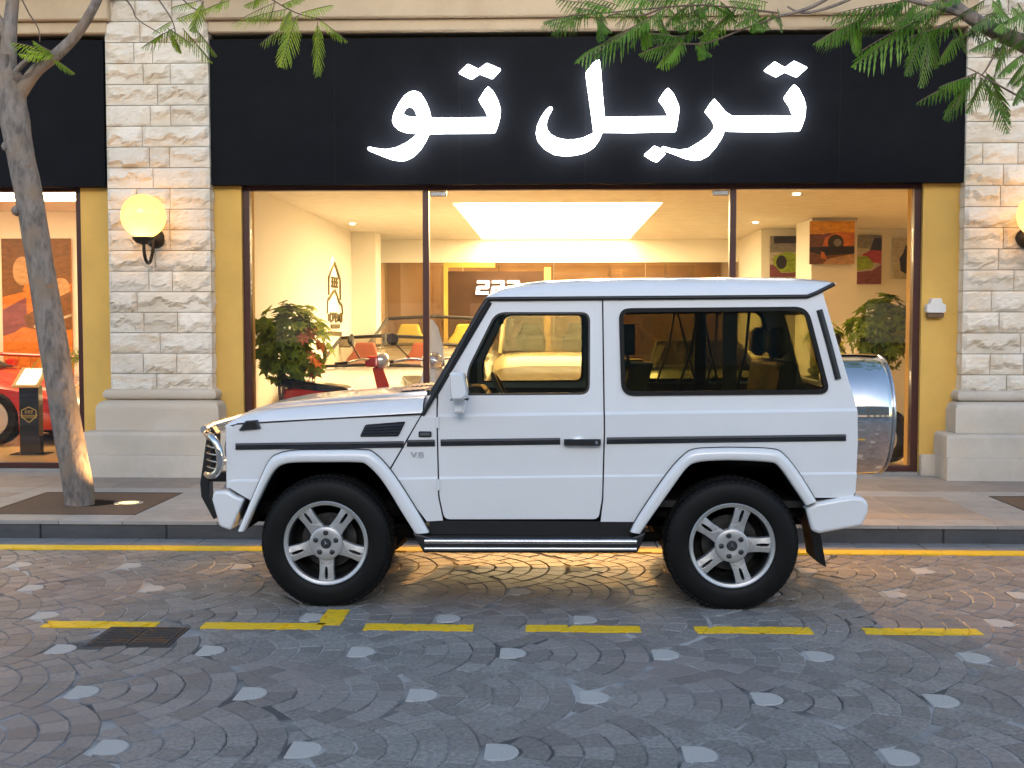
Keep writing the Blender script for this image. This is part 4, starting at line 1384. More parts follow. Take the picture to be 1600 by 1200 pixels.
# globe lamps on the piers
def globe_mat():
    m = bpy.data.materials.new('globe')
    m.use_nodes = True
    nt = m.node_tree
    nt.nodes.remove(nt.nodes['Principled BSDF'])
    N, L = nt.nodes.new, nt.links.new
    t, e, a, g, mx = N('ShaderNodeBsdfTranslucent'), N('ShaderNodeEmission'), N('ShaderNodeAddShader'), N('ShaderNodeBsdfGlossy'), N('ShaderNodeMixShader')
    t.inputs[0].default_value = (0.95, 0.76, 0.36, 1)
    e.inputs[0].default_value = (1.0, 0.50, 0.10, 1)
    e.inputs[1].default_value = 0.70
    g.inputs['Roughness'].default_value = 0.15
    mx.inputs[0].default_value = 0.05
    L(t.outputs[0], a.inputs[0])
    L(e.outputs[0], a.inputs[1])
    L(a.outputs[0], mx.inputs[1])
    L(g.outputs[0], mx.inputs[2])
    L(mx.outputs[0], nt.nodes['Material Output'].inputs[0])
    MATS['globe'] = m
globe_mat()
mat('iron_black', (0.02, 0.016, 0.013), (0.035, 0.028, 0.02), scale=14, rough=0.5, metal=0.3)


def globe_lamp(x, z, label):
    o = thing('wall_lamp', label, 'lamp', (x, 11.95, z), group='globe lamps on the stone piers')
    MB().lathe([(0.0, -0.075), (0.07, -0.06), (0.095, -0.03), (0.10, 0.01)], (0, 0, -0.02), 'y', 20).build('wall_plate', 'iron_black', o, smooth=50)
    mb = MB()
    mb.tube(spline([(0, -0.05, -0.02), (0, -0.10, -0.16), (0, -0.19, -0.27), (0, -0.29, -0.26), (0, -0.345, -0.18), (0, -0.355, -0.08)], 6), 0.016, 10)
    for k in range(14):
        t = k / 13
        pts = spline([(0, -0.09, -0.13), (0, -0.19, -0.27), (0, -0.29, -0.26), (0, -0.345, -0.18)], 5)
        q = pts[int(t * (len(pts) - 1))]
        mb.lathe([(0.0, -0.01), (0.022, 0.0), (0.0, 0.01)], q, 'z', 8)
    mb.build('bracket', 'iron_black', o, smooth=50)
    MB().lathe([(0.0, -0.105), (0.03, -0.10), (0.075, -0.085), (0.105, -0.05), (0.11, -0.03), (0.0, -0.02)], (0, -0.355, 0.0), 'z', 24).build('cup', 'iron_black', o, smooth=50)
    MB().lathe([(0.215 * math.cos(R(-80 + 170 * q / 24)), 0.175 + 0.215 * math.sin(R(-80 + 170 * q / 24))) for q in range(25)], (0, -0.355, 0.0), 'z', 40).build('globe', 'globe', o, smooth=80)
    ld = bpy.data.lights.new('bulb', 'POINT')
    ld.energy = 0.8
    ld.color = (1.0, 0.70, 0.30)
    ld.shadow_soft_size = 0.035
    lo = bpy.data.objects.new('bulb', ld)
    COL.objects.link(lo)
    lo.parent = o
    lo.location = (0, -0.40, 0.065)
    return o
gp = at(224, 338, 11.595)
globe_lamp(gp.x + 0.0, gp.z - 0.175, 'lit yellow globe lamp on a curled iron bracket, left stone pier')
globe_lamp(PXR0 + 0.60, gp.z - 0.19, 'globe lamp on the right stone pier, cut off by the picture edge')

# ================================================================== showroom lights
lampmat('panel_light', (1.0, 0.73, 0.39), 8.0)
lampmat('spot_light', (1.0, 0.85, 0.6), 8.0)
cl = thing('ceiling_light', 'large white rectangular light panel recessed in the main showroom ceiling', 'ceiling light', (0.08, 18.45, 3.345))
MB().box(-1.33, 1.33, -3.24, 3.24, 0.0, 0.02).build('diffuser', 'panel_light', cl)
cl = thing('ceiling_light', 'bright ceiling light strip behind the tree in the left showroom', 'ceiling light', (-6.6, 15.0, 3.29))
mb = MB().box(-2.6, 2.35, -0.45, 0.45, 0.0, 0.03)
mb.build('diffuser', 'panel_light', cl)
for k, (x, y) in enumerate(((-3.05, 18.2), (-2.2, 13.6), (2.9, 14.2), (3.1, 18.2), (5.0, 16.6), (4.4, 14.0), (-0.9, 13.3), (0.6, 13.3), (1.9, 13.3))):  # the last three are added to throw orange light out under the car
    o = thing('downlight', ('small lit downlight above the tower emblem', 'small lit downlight above the white two-seater, by the glass', 'small lit downlight left of the right mullion', 'small lit downlight before the lime car picture', 'small lit downlight above the right pictures', 'small lit downlight close behind the right end of the window', 'added tilted orange lamp behind the glass door, next to its left mullion', 'added tilted orange lamp behind the middle of the glass door', 'added tilted orange lamp behind the right half of the glass door')[k], 'downlight', (x, y, ZC - 0.012), group='downlights of the main showroom')
    MB().lathe([(0.0, -0.004), (0.045, -0.004)], n=16).build('bulb', 'spot_light', o)
    MB().lathe([(0.045, -0.006), (0.065, -0.008), (0.075, 0.0), (0.045, 0.004)], n=16).build('trim_ring', 'steel', o)
    if True:
        ld = bpy.data.lights.new('beam', 'SPOT')
        ld.energy = 330 if k >= 6 else 220 if y < 14 else 150
        ld.color = (1.0, 0.46, 0.11) if k >= 6 else (1.0, 0.58, 0.22) if y < 14 else (1.0, 0.70, 0.34)
        ld.spot_size = R(70)
        ld.spot_blend = 0.7
        ld.shadow_soft_size = 0.04
        lo = bpy.data.objects.new('beam', ld)
        COL.objects.link(lo)
        lo.parent = o
        lo.location = (0, 0, -0.03)
        lo.rotation_euler = (R(-56) if k >= 6 else 0, 0, 0)

# bronze glass partition and the dim office behind it
glassmat('bronze_glass', (0.80, 0.68, 0.52), 2.2)
mat('office_brown', (0.40, 0.31, 0.23), (0.30, 0.22, 0.15), scale=1.2, rough=0.6)
mat('gold_panel', (0.62, 0.42, 0.08), rough=0.5)
pt = thing('glass_partition', 'bronze tinted glass partition across the back of the main showroom', 'partition', (0, 21.85, 0))
for k in range(4):
    a = -3.30 + 6.70 * k / 4
    MB().box(a + 0.006, a + 6.70 / 4 - 0.006, -0.006, 0.006, KZ + 0.03, 2.80).build('pane', 'bronze_glass', pt)
MB().box(-3.3, 3.4, -0.02, 0.02, 2.80, 2.83).build('head_rail', 'gold_panel', pt)
of = thing('office_backdrop', 'brown panelled office wall seen through the bronze partition', 'wall panel', (0, 23.85, 0))
for k in range(6):
    MB().box(-3.3 + 1.12 * k, -3.3 + 1.12 * k + 1.10, 0.0, 0.04, KZ + 0.03, 3.1, c=0.01).build('panel', 'office_brown', of)
o = thing('ceiling_light', 'added light panel brightening the office behind the bronze partition', 'ceiling light', (0, 22.9, 3.2))  # unseen panel added to brighten the office behind the glass
MB().box(-2.5, 2.5, -.4, .4, 0, .03).build('diffuser', 'panel_light', o)
lampmat('digit_light', (0.95, 0.97, 1.0), 0.75)
q0, q1 = at(700, 424, 21.7), at(850, 560, 21.7)
ns = thing('number_sign', 'brown board with white digits 222 hanging at the back of the showroom', 'sign', (0, 21.7, 0))
mat('sign_brown', (0.075, 0.038, 0.02), (0.055, 0.028, 0.015), scale=2, rough=0.6, spec=0.2)
MB().box(q0.x, q1.x, 0.0, 0.05, q1.z, q0.z).build('board', 'sign_brown', ns)
MB().box(q0.x - 0.08, q0.x - 0.002, 0.0, 0.06, q1.z, q0.z + 0.07).build('edge_strip', 'gold_panel', ns)
MB().box(q1.x + 0.002, q1.x + 0.12, 0.0, 0.06, q1.z, q0.z + 0.07).build('edge_strip', 'gold_panel', ns)
MB().box(q0.x - 0.08, q1.x - 0.9, -0.002, 0.06, q0.z + 0.072, q0.z + 0.16).build('edge_strip', 'gold_panel', ns)
TWO = [(0, 1), (.9, 1), (1, .9), (1, .48), (.9, .38), (.30, .38), (.30, .20), (1, .20), (1, 0), (0, 0), (0, .5), (.1, .60), (.70, .60), (.70, .80), (0, .80)]
for k in range(3):
    a, b = at(743 + 23.5 * k, 460, 21.6), at(743 + 23.5 * k + 20, 438, 21.6)
    MB().prism([(a.x + (b.x - a.x) * u + 0.03 * v, a.z + (b.z - a.z) * v) for u, v in TWO], -0.10, -0.06).build('digit', 'digit_light', ns)

# wall emblem on the left showroom wall (a tower over a hill, lettering below)
mat('emblem_olive', (0.10, 0.075, 0.012), rough=0.6)
em = thing('wall_emblem', 'dark tower emblem with lettering on the left wall of the showroom', 'wall emblem', (-3.358, 18.3, 1.0))
EX, EW = 0.012, 1.0
def wl(pts, w, name='emblem_line'):
    mb = MB()
    w *= 1.5
    for (a, b), (c, d) in zip(pts, pts[1:]):
        L = math.hypot(c - a, d - b)
        nx, nz = -(d - b) / L * w / 2, (c - a) / L * w / 2
        q = [(a + nx, b + nz), (c + nx, d + nz), (c - nx, d - nz), (a - nx, b - nz)]
        mb.add([(EX, u, z) for u, z in q] + [(0.002, u, z) for u, z in q], [(0, 1, 2, 3), (0, 1, 5, 4), (1, 2, 6, 5), (2, 3, 7, 6), (3, 0, 4, 7)])
    return mb.build(name, 'emblem_olive', em)
# u runs along the wall (metres), z is height above the emblem's foot
em.location.z, em.scale = 1.62, (1, 1.15, 0.62)
wl([(-0.42, 0.80), (-0.42, 1.22), (0.0, 1.62), (0.42, 1.22), (0.42, 0.70)], 0.055, 'tower_outline')
for k in range(3):
    wl([(-0.16 + 0.16 * k, 1.0), (-0.16 + 0.16 * k, 1.26)], 0.05, 'tower_window')
    wl([(-0.24, 1.02 + 0.11 * k), (0.24, 1.02 + 0.11 * k)], 0.03, 'tower_window')
wl([(-0.5, 0.68), (-0.38, 0.72), (-0.2, 0.85), (0.0, 0.93), (0.15, 0.85), (0.3, 0.66), (0.55, 0.56), (0.6, 0.34)], 0.045, 'hill_outline')
wl([(-0.5, 0.68), (-0.55, 0.34)], 0.03, 'hill_outline')
GL = {'C': [[(1, 1), (0, 1), (0, 0), (1, 0)]], 'A': [[(0, 0), (0.5, 1), (1, 0)], [(0.2, .4), (.8, .4)]], 'P': [[(0, 0), (0, 1), (1, 1), (1, .5), (0, .5)]], 'E': [[(1, 1), (0, 1), (0, 0), (1, 0)], [(0, .5), (.8, .5)]], 'T': [[(0, 1), (1, 1)], [(.5, 1), (.5, 0)]], 'O': [[(0, 0), (0, 1), (1, 1), (1, 0), (0, 0)]], 'I': [[(.5, 0), (.5, 1)]], 'W': [[(0, 1), (.25, 0), (.5, .8), (.75, 0), (1, 1)]]}
for k, ch in enumerate('ICPEWO'):
    for st in GL[ch]:
        wl([(-0.52 + 0.185 * k + 0.13 * a, 0.16 + 0.18 * b) for a, b in st], 0.05, 'letter')
wl([(-0.3, 0.03), (0.35, 0.03)], 0.07, 'lower_line')
wl([(-0.5, -0.14), (0.0, -0.15), (0.5, -0.17)], 0.07, 'lower_line')

# ================================================================== pictures
for nm, c in (('pr_sun', (0.9, 0.42, 0.02)), ('pr_orange', (0.75, 0.22, 0.03)), ('pr_plum', (0.28, 0.08, 0.10)), ('pr_dark', (0.03, 0.022, 0.02)), ('pr_lime', (0.38, 0.52, 0.03)), ('pr_red', (0.55, 0.06, 0.06)), ('pr_grey', (0.30, 0.28, 0.25)), ('pr_brown', (0.22, 0.09, 0.03)), ('pr_sand', (0.62, 0.36, 0.18)), ('pr_pale', (0.62, 0.55, 0.42)), ('pr_green', (0.10, 0.35, 0.04))):
    mat(nm, c, tuple(x * 0.45 for x in c), scale=11, rough=0.45, stretch=(1, 1, 2.2), contrast=(0.3, 0.75), detail=6)
CIRC = lambda cx, cz, r, k=1.0: [(cx + r * math.cos(2 * math.pi * q / 18), cz + r * k * math.sin(2 * math.pi * q / 18)) for q in range(18)]


def picture(label, p0, p1, Y, shapes, base):
    a, b = at(*p0, Y), at(*p1, Y)
    o = thing('wall_picture', label, 'picture', (a.x, Y, b.z), group='car pictures in the showrooms')
    w, h = b.x - a.x, a.z - b.z
    MB().box(0, w, -0.03, 0.0, 0, h).build('panel', base, o)
    mb = MB()
    ms = []
    for k, (poly, m) in enumerate(shapes):
        if m not in ms: ms.append(m)
        P = clip([(x, z) for x, z in poly], (0.0, 1.0, 0.0, 1.0))
        if len(P) >= 3:
            mb.add([(x * w, -0.0305 - 0.0004 * k, z * h) for x, z in P], [tuple(range(len(P)))], ms.index(m))
    mb.build('print', ms, o, recalc=False)
    return o
picture('sunset picture of an orange car wheel on the showroom pilaster', (1265, 346), (1334, 413), 17.46, [
    ([(0, .7), (1, .7), (1, 1), (0, 1)], 'pr_sun'), ([(0, .62), (.4, .72), (1, .74), (1, .6), (0, .5)], 'pr_plum'), ([(0, .3), (0, .66), (.3, .6), (.4, .3)], 'pr_brown'),
    ([(.28, .42), (.35, .62), (.55, .74), (1, .74), (1, .42)], 'pr_orange'), (CIRC(.58, .5, .18, 1.05), 'pr_dark'), (CIRC(.62, .5, .09), 'pr_grey'), ([(0, .4), (1, .42), (1, .25), (.3, .2), (0, .3)], 'pr_dark'),
    ([(.25, .3), (.32, .28), (.4, .1), (.25, .15)], 'pr_orange'), ([(.4, .12), (1, .25), (1, 0), (.3, 0)], 'pr_sand')], 'pr_brown')
picture('picture of a lime sports car left of the showroom pilaster', (1203, 369), (1262, 433), 19.47, [
    ([(0, .6), (1, .6), (1, 1), (0, 1)], 'pr_grey'), ([(.1, .82), (1, .82), (1, 1), (.1, 1)], 'pr_dark'), ([(.05, .15), (.1, .5), (.4, .62), (1, .55), (1, .1), (.4, .12)], 'pr_lime'),
    (CIRC(.3, .36, .14, 1.2), 'pr_dark'), ([(0, 0), (1, 0), (1, .13), (.3, .1), (.1, .3), (0, .3)], 'pr_plum')], 'pr_pale')
picture('picture of lime and red cars right of the showroom pilaster', (1300, 368), (1376, 444), 19.47, [
    ([(.5, .75), (1, .7), (1, 1), (.5, 1)], 'pr_grey'), ([(.75, .66), (.85, .95), (1, .95), (1, .62)], 'pr_dark'), ([(.6, .6), (.8, .7), (1, .68), (1, .42), (.75, .45)], 'pr_red'),
    ([(.2, .3), (.45, .55), (.7, .58), (.85, .42), (.8, .32), (.5, .28)], 'pr_lime'), ([(0, 0), (1, 0), (1, .4), (.8, .28), (0, .2)], 'pr_plum')], 'pr_pale')
picture('pale picture of a black off-roader at the right end of the showroom', (1395, 372), (1445, 436), 19.47, [
    ([(.24, .2), (.2, .5), (.3, .62), (.38, .82), (1, .85), (1, .2), (.8, .12), (.55, .3), (.4, .12)], 'pr_dark')], 'pr_pale')
picture('big orange blurred car picture behind the tree in the left showroom', (3, 373), (115, 575), 17.17, [
    ([(0, .55), (.4, .6), (.4, 1), (0, 1)], 'pr_brown'), ([(.3, .6), (.5, .9), (.75, .95), (.7, .55)], 'pr_orange'), ([(.7, .6), (1, .65), (1, 1), (.7, 1)], 'pr_brown'), (CIRC(.85, .62, .13, .6), 'pr_sand'),
    ([(.0, .45), (.35, .55), (.35, .3), (0, .25)], 'pr_plum'), (CIRC(.3, .75, .14, .8), 'pr_sand'), ([(.3, .4), (1, .6), (1, .3), (.4, .25)], 'pr_brown'), ([(0, .22), (.3, .32), (.6, .28), (.55, .05), (0, .08)], 'pr_orange'), ([(.45, .33), (1, .42), (1, .40), (.45, .31)], 'pr_pale')], 'pr_orange')

# ================================================================== cars and scooters on show
def car_mat(n, c, c2=None, rough=0.25): mat(n, c, c2, scale=2, rough=rough, coat=0.8)
car_mat('show_white', (0.76, 0.74, 0.70)); car_mat('show_red', (0.50, 0.025, 0.02)); car_mat('show_champagne', (0.45, 0.36, 0.24)); car_mat('show_grey', (0.20, 0.17, 0.13)); car_mat('show_green', (0.03, 0.06, 0.03)); car_mat('show_black', (0.012, 0.012, 0.013))
mat('seat_red', (0.50, 0.10, 0.06), rough=0.6); mat('seat_yellow', (0.55, 0.48, 0.06), rough=0.6); mat('seat_dark', (0.03, 0.025, 0.02), rough=0.6)
glassmat('show_glass', (0.70, 0.62, 0.50), 1.0)


def show_car(label, paint_, seat, loc, rotz, suv=False, open_top=False, k=1.0):
    o = thing('show_suv' if suv else 'show_car', label, 'car', loc, rotz, group='cars on show in the showrooms')
    o.scale = (k, k, k)
    if suv:
        ST = [(-2.1, .78, .85, .95), (-2.05, .88, .98, 1.06), (-1.0, .90, 1.0, 1.08), (.7, .90, 1.0, 1.08), (.9, .89, .98, 1.05), (1.9, .86, .94, 1.0), (2.05, .82, .85, .90), (2.1, .76, .6, .65)]
    else:
        ST = [(-2.2, .70, .62, .70), (-2.08, .86, .74, .84), (-1.3, .96, .82, .95), (-.5, .93, .79, .91), (.5, .93, .78, .90), (1.2, .95, .74, .84), (1.75, .92, .64, .70), (2.1, .82, .52, .56), (2.22, .62, .40, .44)]
    rings = []
    for x, w, zs, zt in ST:
        h = [(w * .92, .18), (w, .30), (w * 1.01, zs * .75), (w, zs), (w * .86, zt - .01), (w * .5, zt + .02)]
        rings.append([(x, a, z) for a, z in h] + [(x, -a, z) for a, z in reversed(h)])
    MB().loft(rings).build('body', paint_, o, smooth=40)
    if suv:
        gl = [(-1.98, 1.04, .82, 1.72, .74), (.75, 1.06, .84, 1.74, .72)]
        mb = MB().loft([[(x0, a, z) for a, z in ((w0, z0), (w1, z1), (-w1, z1), (-w0, z0))] for x0, z0, w0, z1, w1 in ((-1.98, 1.04, .82, 1.70, .74), (-1.9, 1.04, .84, 1.72, .76), (.32, 1.06, .84, 1.74, .76), (.80, 1.06, .82, 1.10, .80))])
        mb.build('cabin_glass', 'show_glass', o)
        MB().box(-2.0, .38, -.77, .77, 1.71, 1.80, c=.04).build('roof', paint_, o)
        for a, b in (((.80, .82, 1.05), (.36, .76, 1.74)), ((-.55, .84, 1.04), (-.55, .76, 1.74)), ((-1.95, .83, 1.04), (-1.95, .75, 1.74))):
            for s in (1, -1):
                MB().tube([(a[0], a[1] * s, a[2]), (b[0], b[1] * s, b[2])], .04, 6).build('pillar', paint_, o)
    else:
        mb = MB()
        A, B = [(.78, -.74, .90), (.88, 0, .93), (.78, .74, .90)], [(.10, -.58, 1.24), (.16, 0, 1.27), (.10, .58, 1.24)]
        mb.loft([[A[0], B[0]], [A[1], B[1]], [A[2], B[2]]], closed=False)
        ws_ = mb.build('windscreen', 'show_glass', o)
        MB().tube([A[0], B[0], B[1], B[2], A[2]], .022, 6).build('windscreen_frame', 'seat_dark', ws_)
        MB().tube([(A[0][0] + .03, A[0][1], .905), (A[1][0] + .03, 0, .93), (A[2][0] + .03, A[2][1], .905)], .02, 6).build('scuttle_trim', 'seat_dark', ws_)
        if not open_top:
            mb = MB().loft([[(x, a, z) for a, z in ((w0, .86), (w1, z1), (0, z1 + .03), (-w1, z1), (-w0, .86))] for x, w0, w1, z1 in ((.75, .74, .72, .92), (.12, .80, .58, 1.24), (-.5, .82, .58, 1.25), (-1.1, .80, .56, 1.12), (-1.7, .74, .6, .95))])
            mb.build('cabin_glass', 'show_black', o, smooth=40)
            mb = MB().loft([[(x, a, z) for a, z in ((w1, z1 + .012), (0, z1 + .045), (-w1, z1 + .012))] for x, w1, z1 in ((.12, .60, 1.24), (-.5, .60, 1.25), (-1.1, .58, 1.12), (-1.9, .5, .92))], closed=False)
            mb.build('roof', paint_, o, smooth=40)
    for s in (1, -1):
        se = MB().loft([[(-.45 - .15 * t + dd, s * .38 + w * q, (.9 if suv else .55) + .62 * t) for dd, w in ((.06, -1), (.06, 1), (-.06, 1), (-.06, -1))] for t, q in ((0, .25), (.65, .24), (.8, .16), (1.0, .12))])
        se.build('seat', seat, o, bevel=.03)
        MB().lathe([(0.0, .05), (.07, .03), (.10, -.02), (.11, -.06)], (ST[-3][0] + (.12 if suv else .08), s * .62, .78 if suv else .60), 'x', 16).build('headlight', 'lamp_clear', o, smooth=50)
        MB().box(.62, .74, *sorted((s * .95, s * 1.12)), .88 if not suv else 1.06, 1.0 if not suv else 1.22, c=.02).build('door_mirror', paint_, o)
        for x in (1.32, -1.30):
            yy = s * (.96 if not suv else .90)
            wh = MB().lathe([(.0, s * -.02), (.2, s * -.03), (.23, 0), (.31, s * .005), (.335, s * -.03), (.335, s * -.2), (.2, s * -.22)], (x, yy, .335), 'y', 24)
            w_ = wh.build('wheel', 'rubber', o, smooth=40)
            MB().lathe([(.0, s * .0), (.06, s * .008), (.21, s * -.01), (.225, s * .008)], (x, yy, .335), 'y', 20).build('rim', 'alloy', w_, smooth=40)
    MB().box(ST[-1][0] - .10, ST[-1][0] + .02, -.5, .5, .26, .40, c=.02).build('grille', 'seat_dark', o)
    return o
FZ = KZ + 0.03
H = -math.pi / 2
show_car('white open two-seater with red seats facing the main window', 'show_white', 'seat_red', (-2.20, 15.9, FZ), H, open_top=True, k=1.06)
show_car('grey open car with yellow seats behind the white two-seater', 'show_grey', 'seat_yellow', (-1.95, 19.6, FZ), H, open_top=True, k=1.28)
show_car('cream boxy off-roader on show, seen through the parked car', 'show_champagne', 'seat_dark', (0.05, 18.6, FZ), H, suv=True)
show_car('dark green coupe on show behind the parked car', 'show_green', 'seat_dark', (2.1, 17.2, FZ), H)
show_car('red sports car broadside behind the information stand, left showroom', 'show_red', 'seat_dark', (-8.25, 15.3, FZ), 0.0, k=1.02)
show_car('champagne car nosing out behind the tree trunk, left showroom', 'show_champagne', 'seat_dark', (-4.93, 15.7, FZ), H, k=1.0)


def scooter(label, loc, rotz, body, tall):
    o = thing('motor_scooter', label, 'scooter', loc, rotz, group='scooters in the main showroom')
    o.scale = (1.08, 1.08, 1.08)
    MB().loft([[(x, s * w, z) for s, z in ((-1, z0), (1, z0), (1, z1), (-1, z1))] for x, w, z0, z1 in ((-.72, .05, .62, .72), (-.45, .14, .42, .74), (-.1, .15, .36, .70), (.1, .14, .28, .36), (.42, .13, .26, .34))]).build('body', body, o, bevel=.03)
    MB().loft([[(x, s * w, z) for s, z in ((-1, z0), (1, z0), (.8, z1), (-.8, z1))] for x, w, z0, z1 in ((-.80, .06, .76, .82), (-.6, .13, .73, .83), (-.3, .15, .71, .79), (0.0, .13, .70, .76), (.06, .08, .70, .73))]).build('seat', 'show_black', o, bevel=.02)
    MB().loft([[(x + d, s * w, z) for s, d in ((-1, -.02), (0, .05), (1, -.02), (0, -.05))] for x, w, z in ((.42, .16, .30), (.50, .20, .55), (.42, .15, .80), (.36, .10, .95))]).build('leg_shield', body, o, smooth=40)
    MB().tube([(.36, 0, .92), (.33, 0, 1.02)], .03, 8).build('stem', 'show_black', o)
    hb = MB().tube(spline([(.20, -.36, 1.01), (.28, -.2, 1.04), (.33, 0, 1.02), (.28, .2, 1.04), (.20, .36, 1.01)], 4), .015, 8).build('handlebar', 'steel', o, smooth=50)
    MB().loft([[(x, y, z) for y, z in ((-.12, .96), (.12, .96), (.10, 1.07), (-.10, 1.07))] for x in (.26, .40)]).build('headlamp_cowl', body if not tall else 'show_black', o, bevel=.02)
    MB().lathe([(0, .08), (.06, .06), (.085, .02), (.09, -.02)], (.40, 0, 1.02), 'x', 20).build('headlamp', 'lamp_clear', o, smooth=50)
    for s in (1, -1):
        MB().tube([(.19, s * .37, 1.01), (.12, s * .48, 1.0)], .019, 8).build('grip', 'show_black', hb)
        mi_ = MB().tube(spline([(.27, s * .22, 1.04), (.25, s * .32, 1.14), (.25, s * .38, 1.20)], 3), .007, 6).build('mirror_stalk', 'show_black', o)
        MB().lathe([(0, -.012), (.05, -.01), (.062, .008), (0, .012)], (.25, s * .40, 1.235), 'x', 18).build('mirror', 'show_black', mi_, smooth=50)
    if tall:
        MB().loft([[(x, s * w, z) for s, z in ((-1, z_), (1, z_))] for x, w, z_ in ((.44, .08, .98), (.38, .10, 1.15), (.28, .07, 1.36), (.24, .02, 1.44))], closed=False).build('windshield', 'show_white', o, smooth=50)
    for x in (.60, -.62):
        w_ = MB().lathe([(.14, -.04), (.20, -.05), (.245, -.03), (.25, 0), (.245, .03), (.20, .05), (.14, .04)], (x, 0, .25), 'y', 24).build('wheel', 'rubber', o, smooth=40)
        MB().lathe([(0, -.05), (.05, -.055), (.14, -.035)], (x, 0, .25), 'y', 18).build('rim', 'alloy', w_, smooth=40)
        MB().lathe([(0, .05), (.05, .055), (.14, .035)], (x, 0, .25), 'y', 18).build('rim', 'alloy', w_, smooth=40)
    MB().tube([(.60, -.07, .25), (.46, -.07, .62)], .02, 6).build('fork', 'steel', o)
    MB().tube([(.60, .07, .25), (.46, .07, .62)], .02, 6).build('fork', 'steel', o)
    MB().lathe([(.27, -.06), (.29, 0), (.27, .06)], (.60, 0, .25), 'y', 12, a0=R(20), a1=R(160)).build('mudguard', body, o)
    return o
scooter('red scooter with black seat and round mirrors behind the window glass', (-2.26, 12.98, FZ), R(-16), 'show_red', False)
scooter('white scooter with tall windshield near the window mullion', (-1.42, 13.3, FZ), R(-70), 'show_white', True)
scooter('black scooter by the right end of the window, behind the spare wheel', (3.35, 13.5, FZ), R(-60), 'show_black', False)

# information stand and railing, left showroom
o = thing('info_stand', 'black pedestal stand with gold emblem and tilted white notice, left showroom', 'stand', (-6.0, 13.45, FZ))
MB().box(-.115, .115, -.06, .06, .012, .80, c=.006).build('pedestal', 'show_black', o)
MB().box(-.20, .20, -.14, .14, 0, .012).build('foot', 'show_black', o)
mat('notice_frame', (0.70, 0.45, 0.18), rough=0.4)
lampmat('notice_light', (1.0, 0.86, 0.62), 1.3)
MB().add([(-.17, -.14, .79), (.15, -.14, .79), (.19, .08, 1.0), (-.13, .08, 1.0), (-.17, -.12, .77), (.15, -.12, .77), (.19, .10, .98), (-.13, .10, .98)], [(0, 1, 2, 3), (4, 7, 6, 5), (0, 4, 5, 1), (1, 5, 6, 2), (2, 6, 7, 3), (3, 7, 4, 0)]).build('notice_frame', 'notice_frame', o, bevel=.008)
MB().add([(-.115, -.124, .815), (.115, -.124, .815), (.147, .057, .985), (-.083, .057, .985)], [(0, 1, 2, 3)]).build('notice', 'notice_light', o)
mat('gold_ink', (0.60, 0.42, 0.12), rough=0.35, metal=0.6)
def stroke(mb, pts, w, y):
    for (a, b), (c, d) in zip(pts, pts[1:]):
        L = math.hypot(c - a, d - b) + 1e-9
        nx, nz = -(d - b) / L * w / 2, (c - a) / L * w / 2
        mb.add([(a + nx, y, b + nz), (c + nx, y, d + nz), (c - nx, y, d - nz), (a - nx, y, b - nz)], [(0, 1, 2, 3)])
mb = MB()
stroke(mb, [(-.085, .44), (-.085, .51), (0, .55), (.085, .51), (.085, .44), (0, .37), (-.085, .44)], .012, -.0625)
mb.build('emblem_shield', 'gold_ink', o, recalc=False)
mb = MB()
for k in range(3):
    x = -.045 + .034 * k
    stroke(mb, [(x, .51), (x + .022, .51), (x + .022, .495), (x, .495), (x, .48), (x + .022, .48)], .006, -.0625)
stroke(mb, [(-.105, .455), (.105, .455)], .006, -.0635)
stroke(mb, [(-.095, .425), (.095, .425)], .006, -.0635)
for k in range(8):
    stroke(mb, [(-.08 + .021 * k, .432), (-.08 + .021 * k, .448), (-.068 + .021 * k, .44)], .005, -.0645)
mb.build('emblem_lettering', 'gold_ink', o, recalc=False)
o = thing('railing', 'red railing with orange bars at the back of the left showroom', 'railing', (-8.0, 16.9, FZ))
MB().tube([(-1.2, 0, 1.12), (1.25, 0, 1.02)], .03, 8).build('top_rail', 'show_red', o)
MB().tube([(-1.2, 0, .1), (1.25, 0, .1)], .03, 8).build('bottom_rail', 'show_red', o)
for k in range(16):
    MB().box(-1.18 + .16 * k, -1.14 + .16 * k, -.015, .015, .1, 1.12 - .1 * k / 15 - .02).build('bar', 'pr_orange', o)

# ================================================================== plants
leafmat('leaf_bright', (0.36, 0.47, 0.02), (0.16, 0.30, 0.02))
leafmat('leaf_fern', (0.15, 0.30, 0.022), (0.055, 0.17, 0.02))
leafmat('leaf_pot', (0.26, 0.33, 0.02), (0.07, 0.13, 0.010), scale=11)
leafmat('leaf_red', (0.50, 0.12, 0.06), (0.40, 0.20, 0.05))
leafmat('leaf_yellow', (0.35, 0.36, 0.04), (0.20, 0.28, 0.03))
mat('bark', (0.25, 0.215, 0.19), (0.115, 0.10, 0.09), scale=17, rough=0.9, bump=1.0, bscale=34, stretch=(1, 1, 0.4), contrast=(0.40, 0.64), c3=(0.24, 0.18, 0.13), scale3=5)
mat('bark_young', (0.17, 0.11, 0.08), (0.12, 0.085, 0.07), scale=9, rough=0.85, bump=0.4, bscale=50)
mat('pot_white', (0.70, 0.64, 0.54), rough=0.4); mat('soil_brown', (0.05, 0.03, 0.02), rough=0.95)


def blade(mb, p, d, up, L, w, tint, bend=0.3, mi=0):
    """one leaf: six-sided, folded a little along its rib"""
    d = d.normalized()
    s = d.cross(up)
    if s.length < 1e-3: s = Vector((1, 0, 0))
    s.normalize()
    n = s.cross(d)
    m = p + d * L * 0.45 + n * L * bend * 0.15
    t = p + d * L - Vector((0, 0, 1)) * L * bend * 0.5
    mb.add([p, m + s * w + n * w * 0.3, t, m - s * w + n * w * 0.3, m], [(0, 4, 1), (4, 2, 1), (0, 3, 4), (4, 3, 2)], mi, tint)


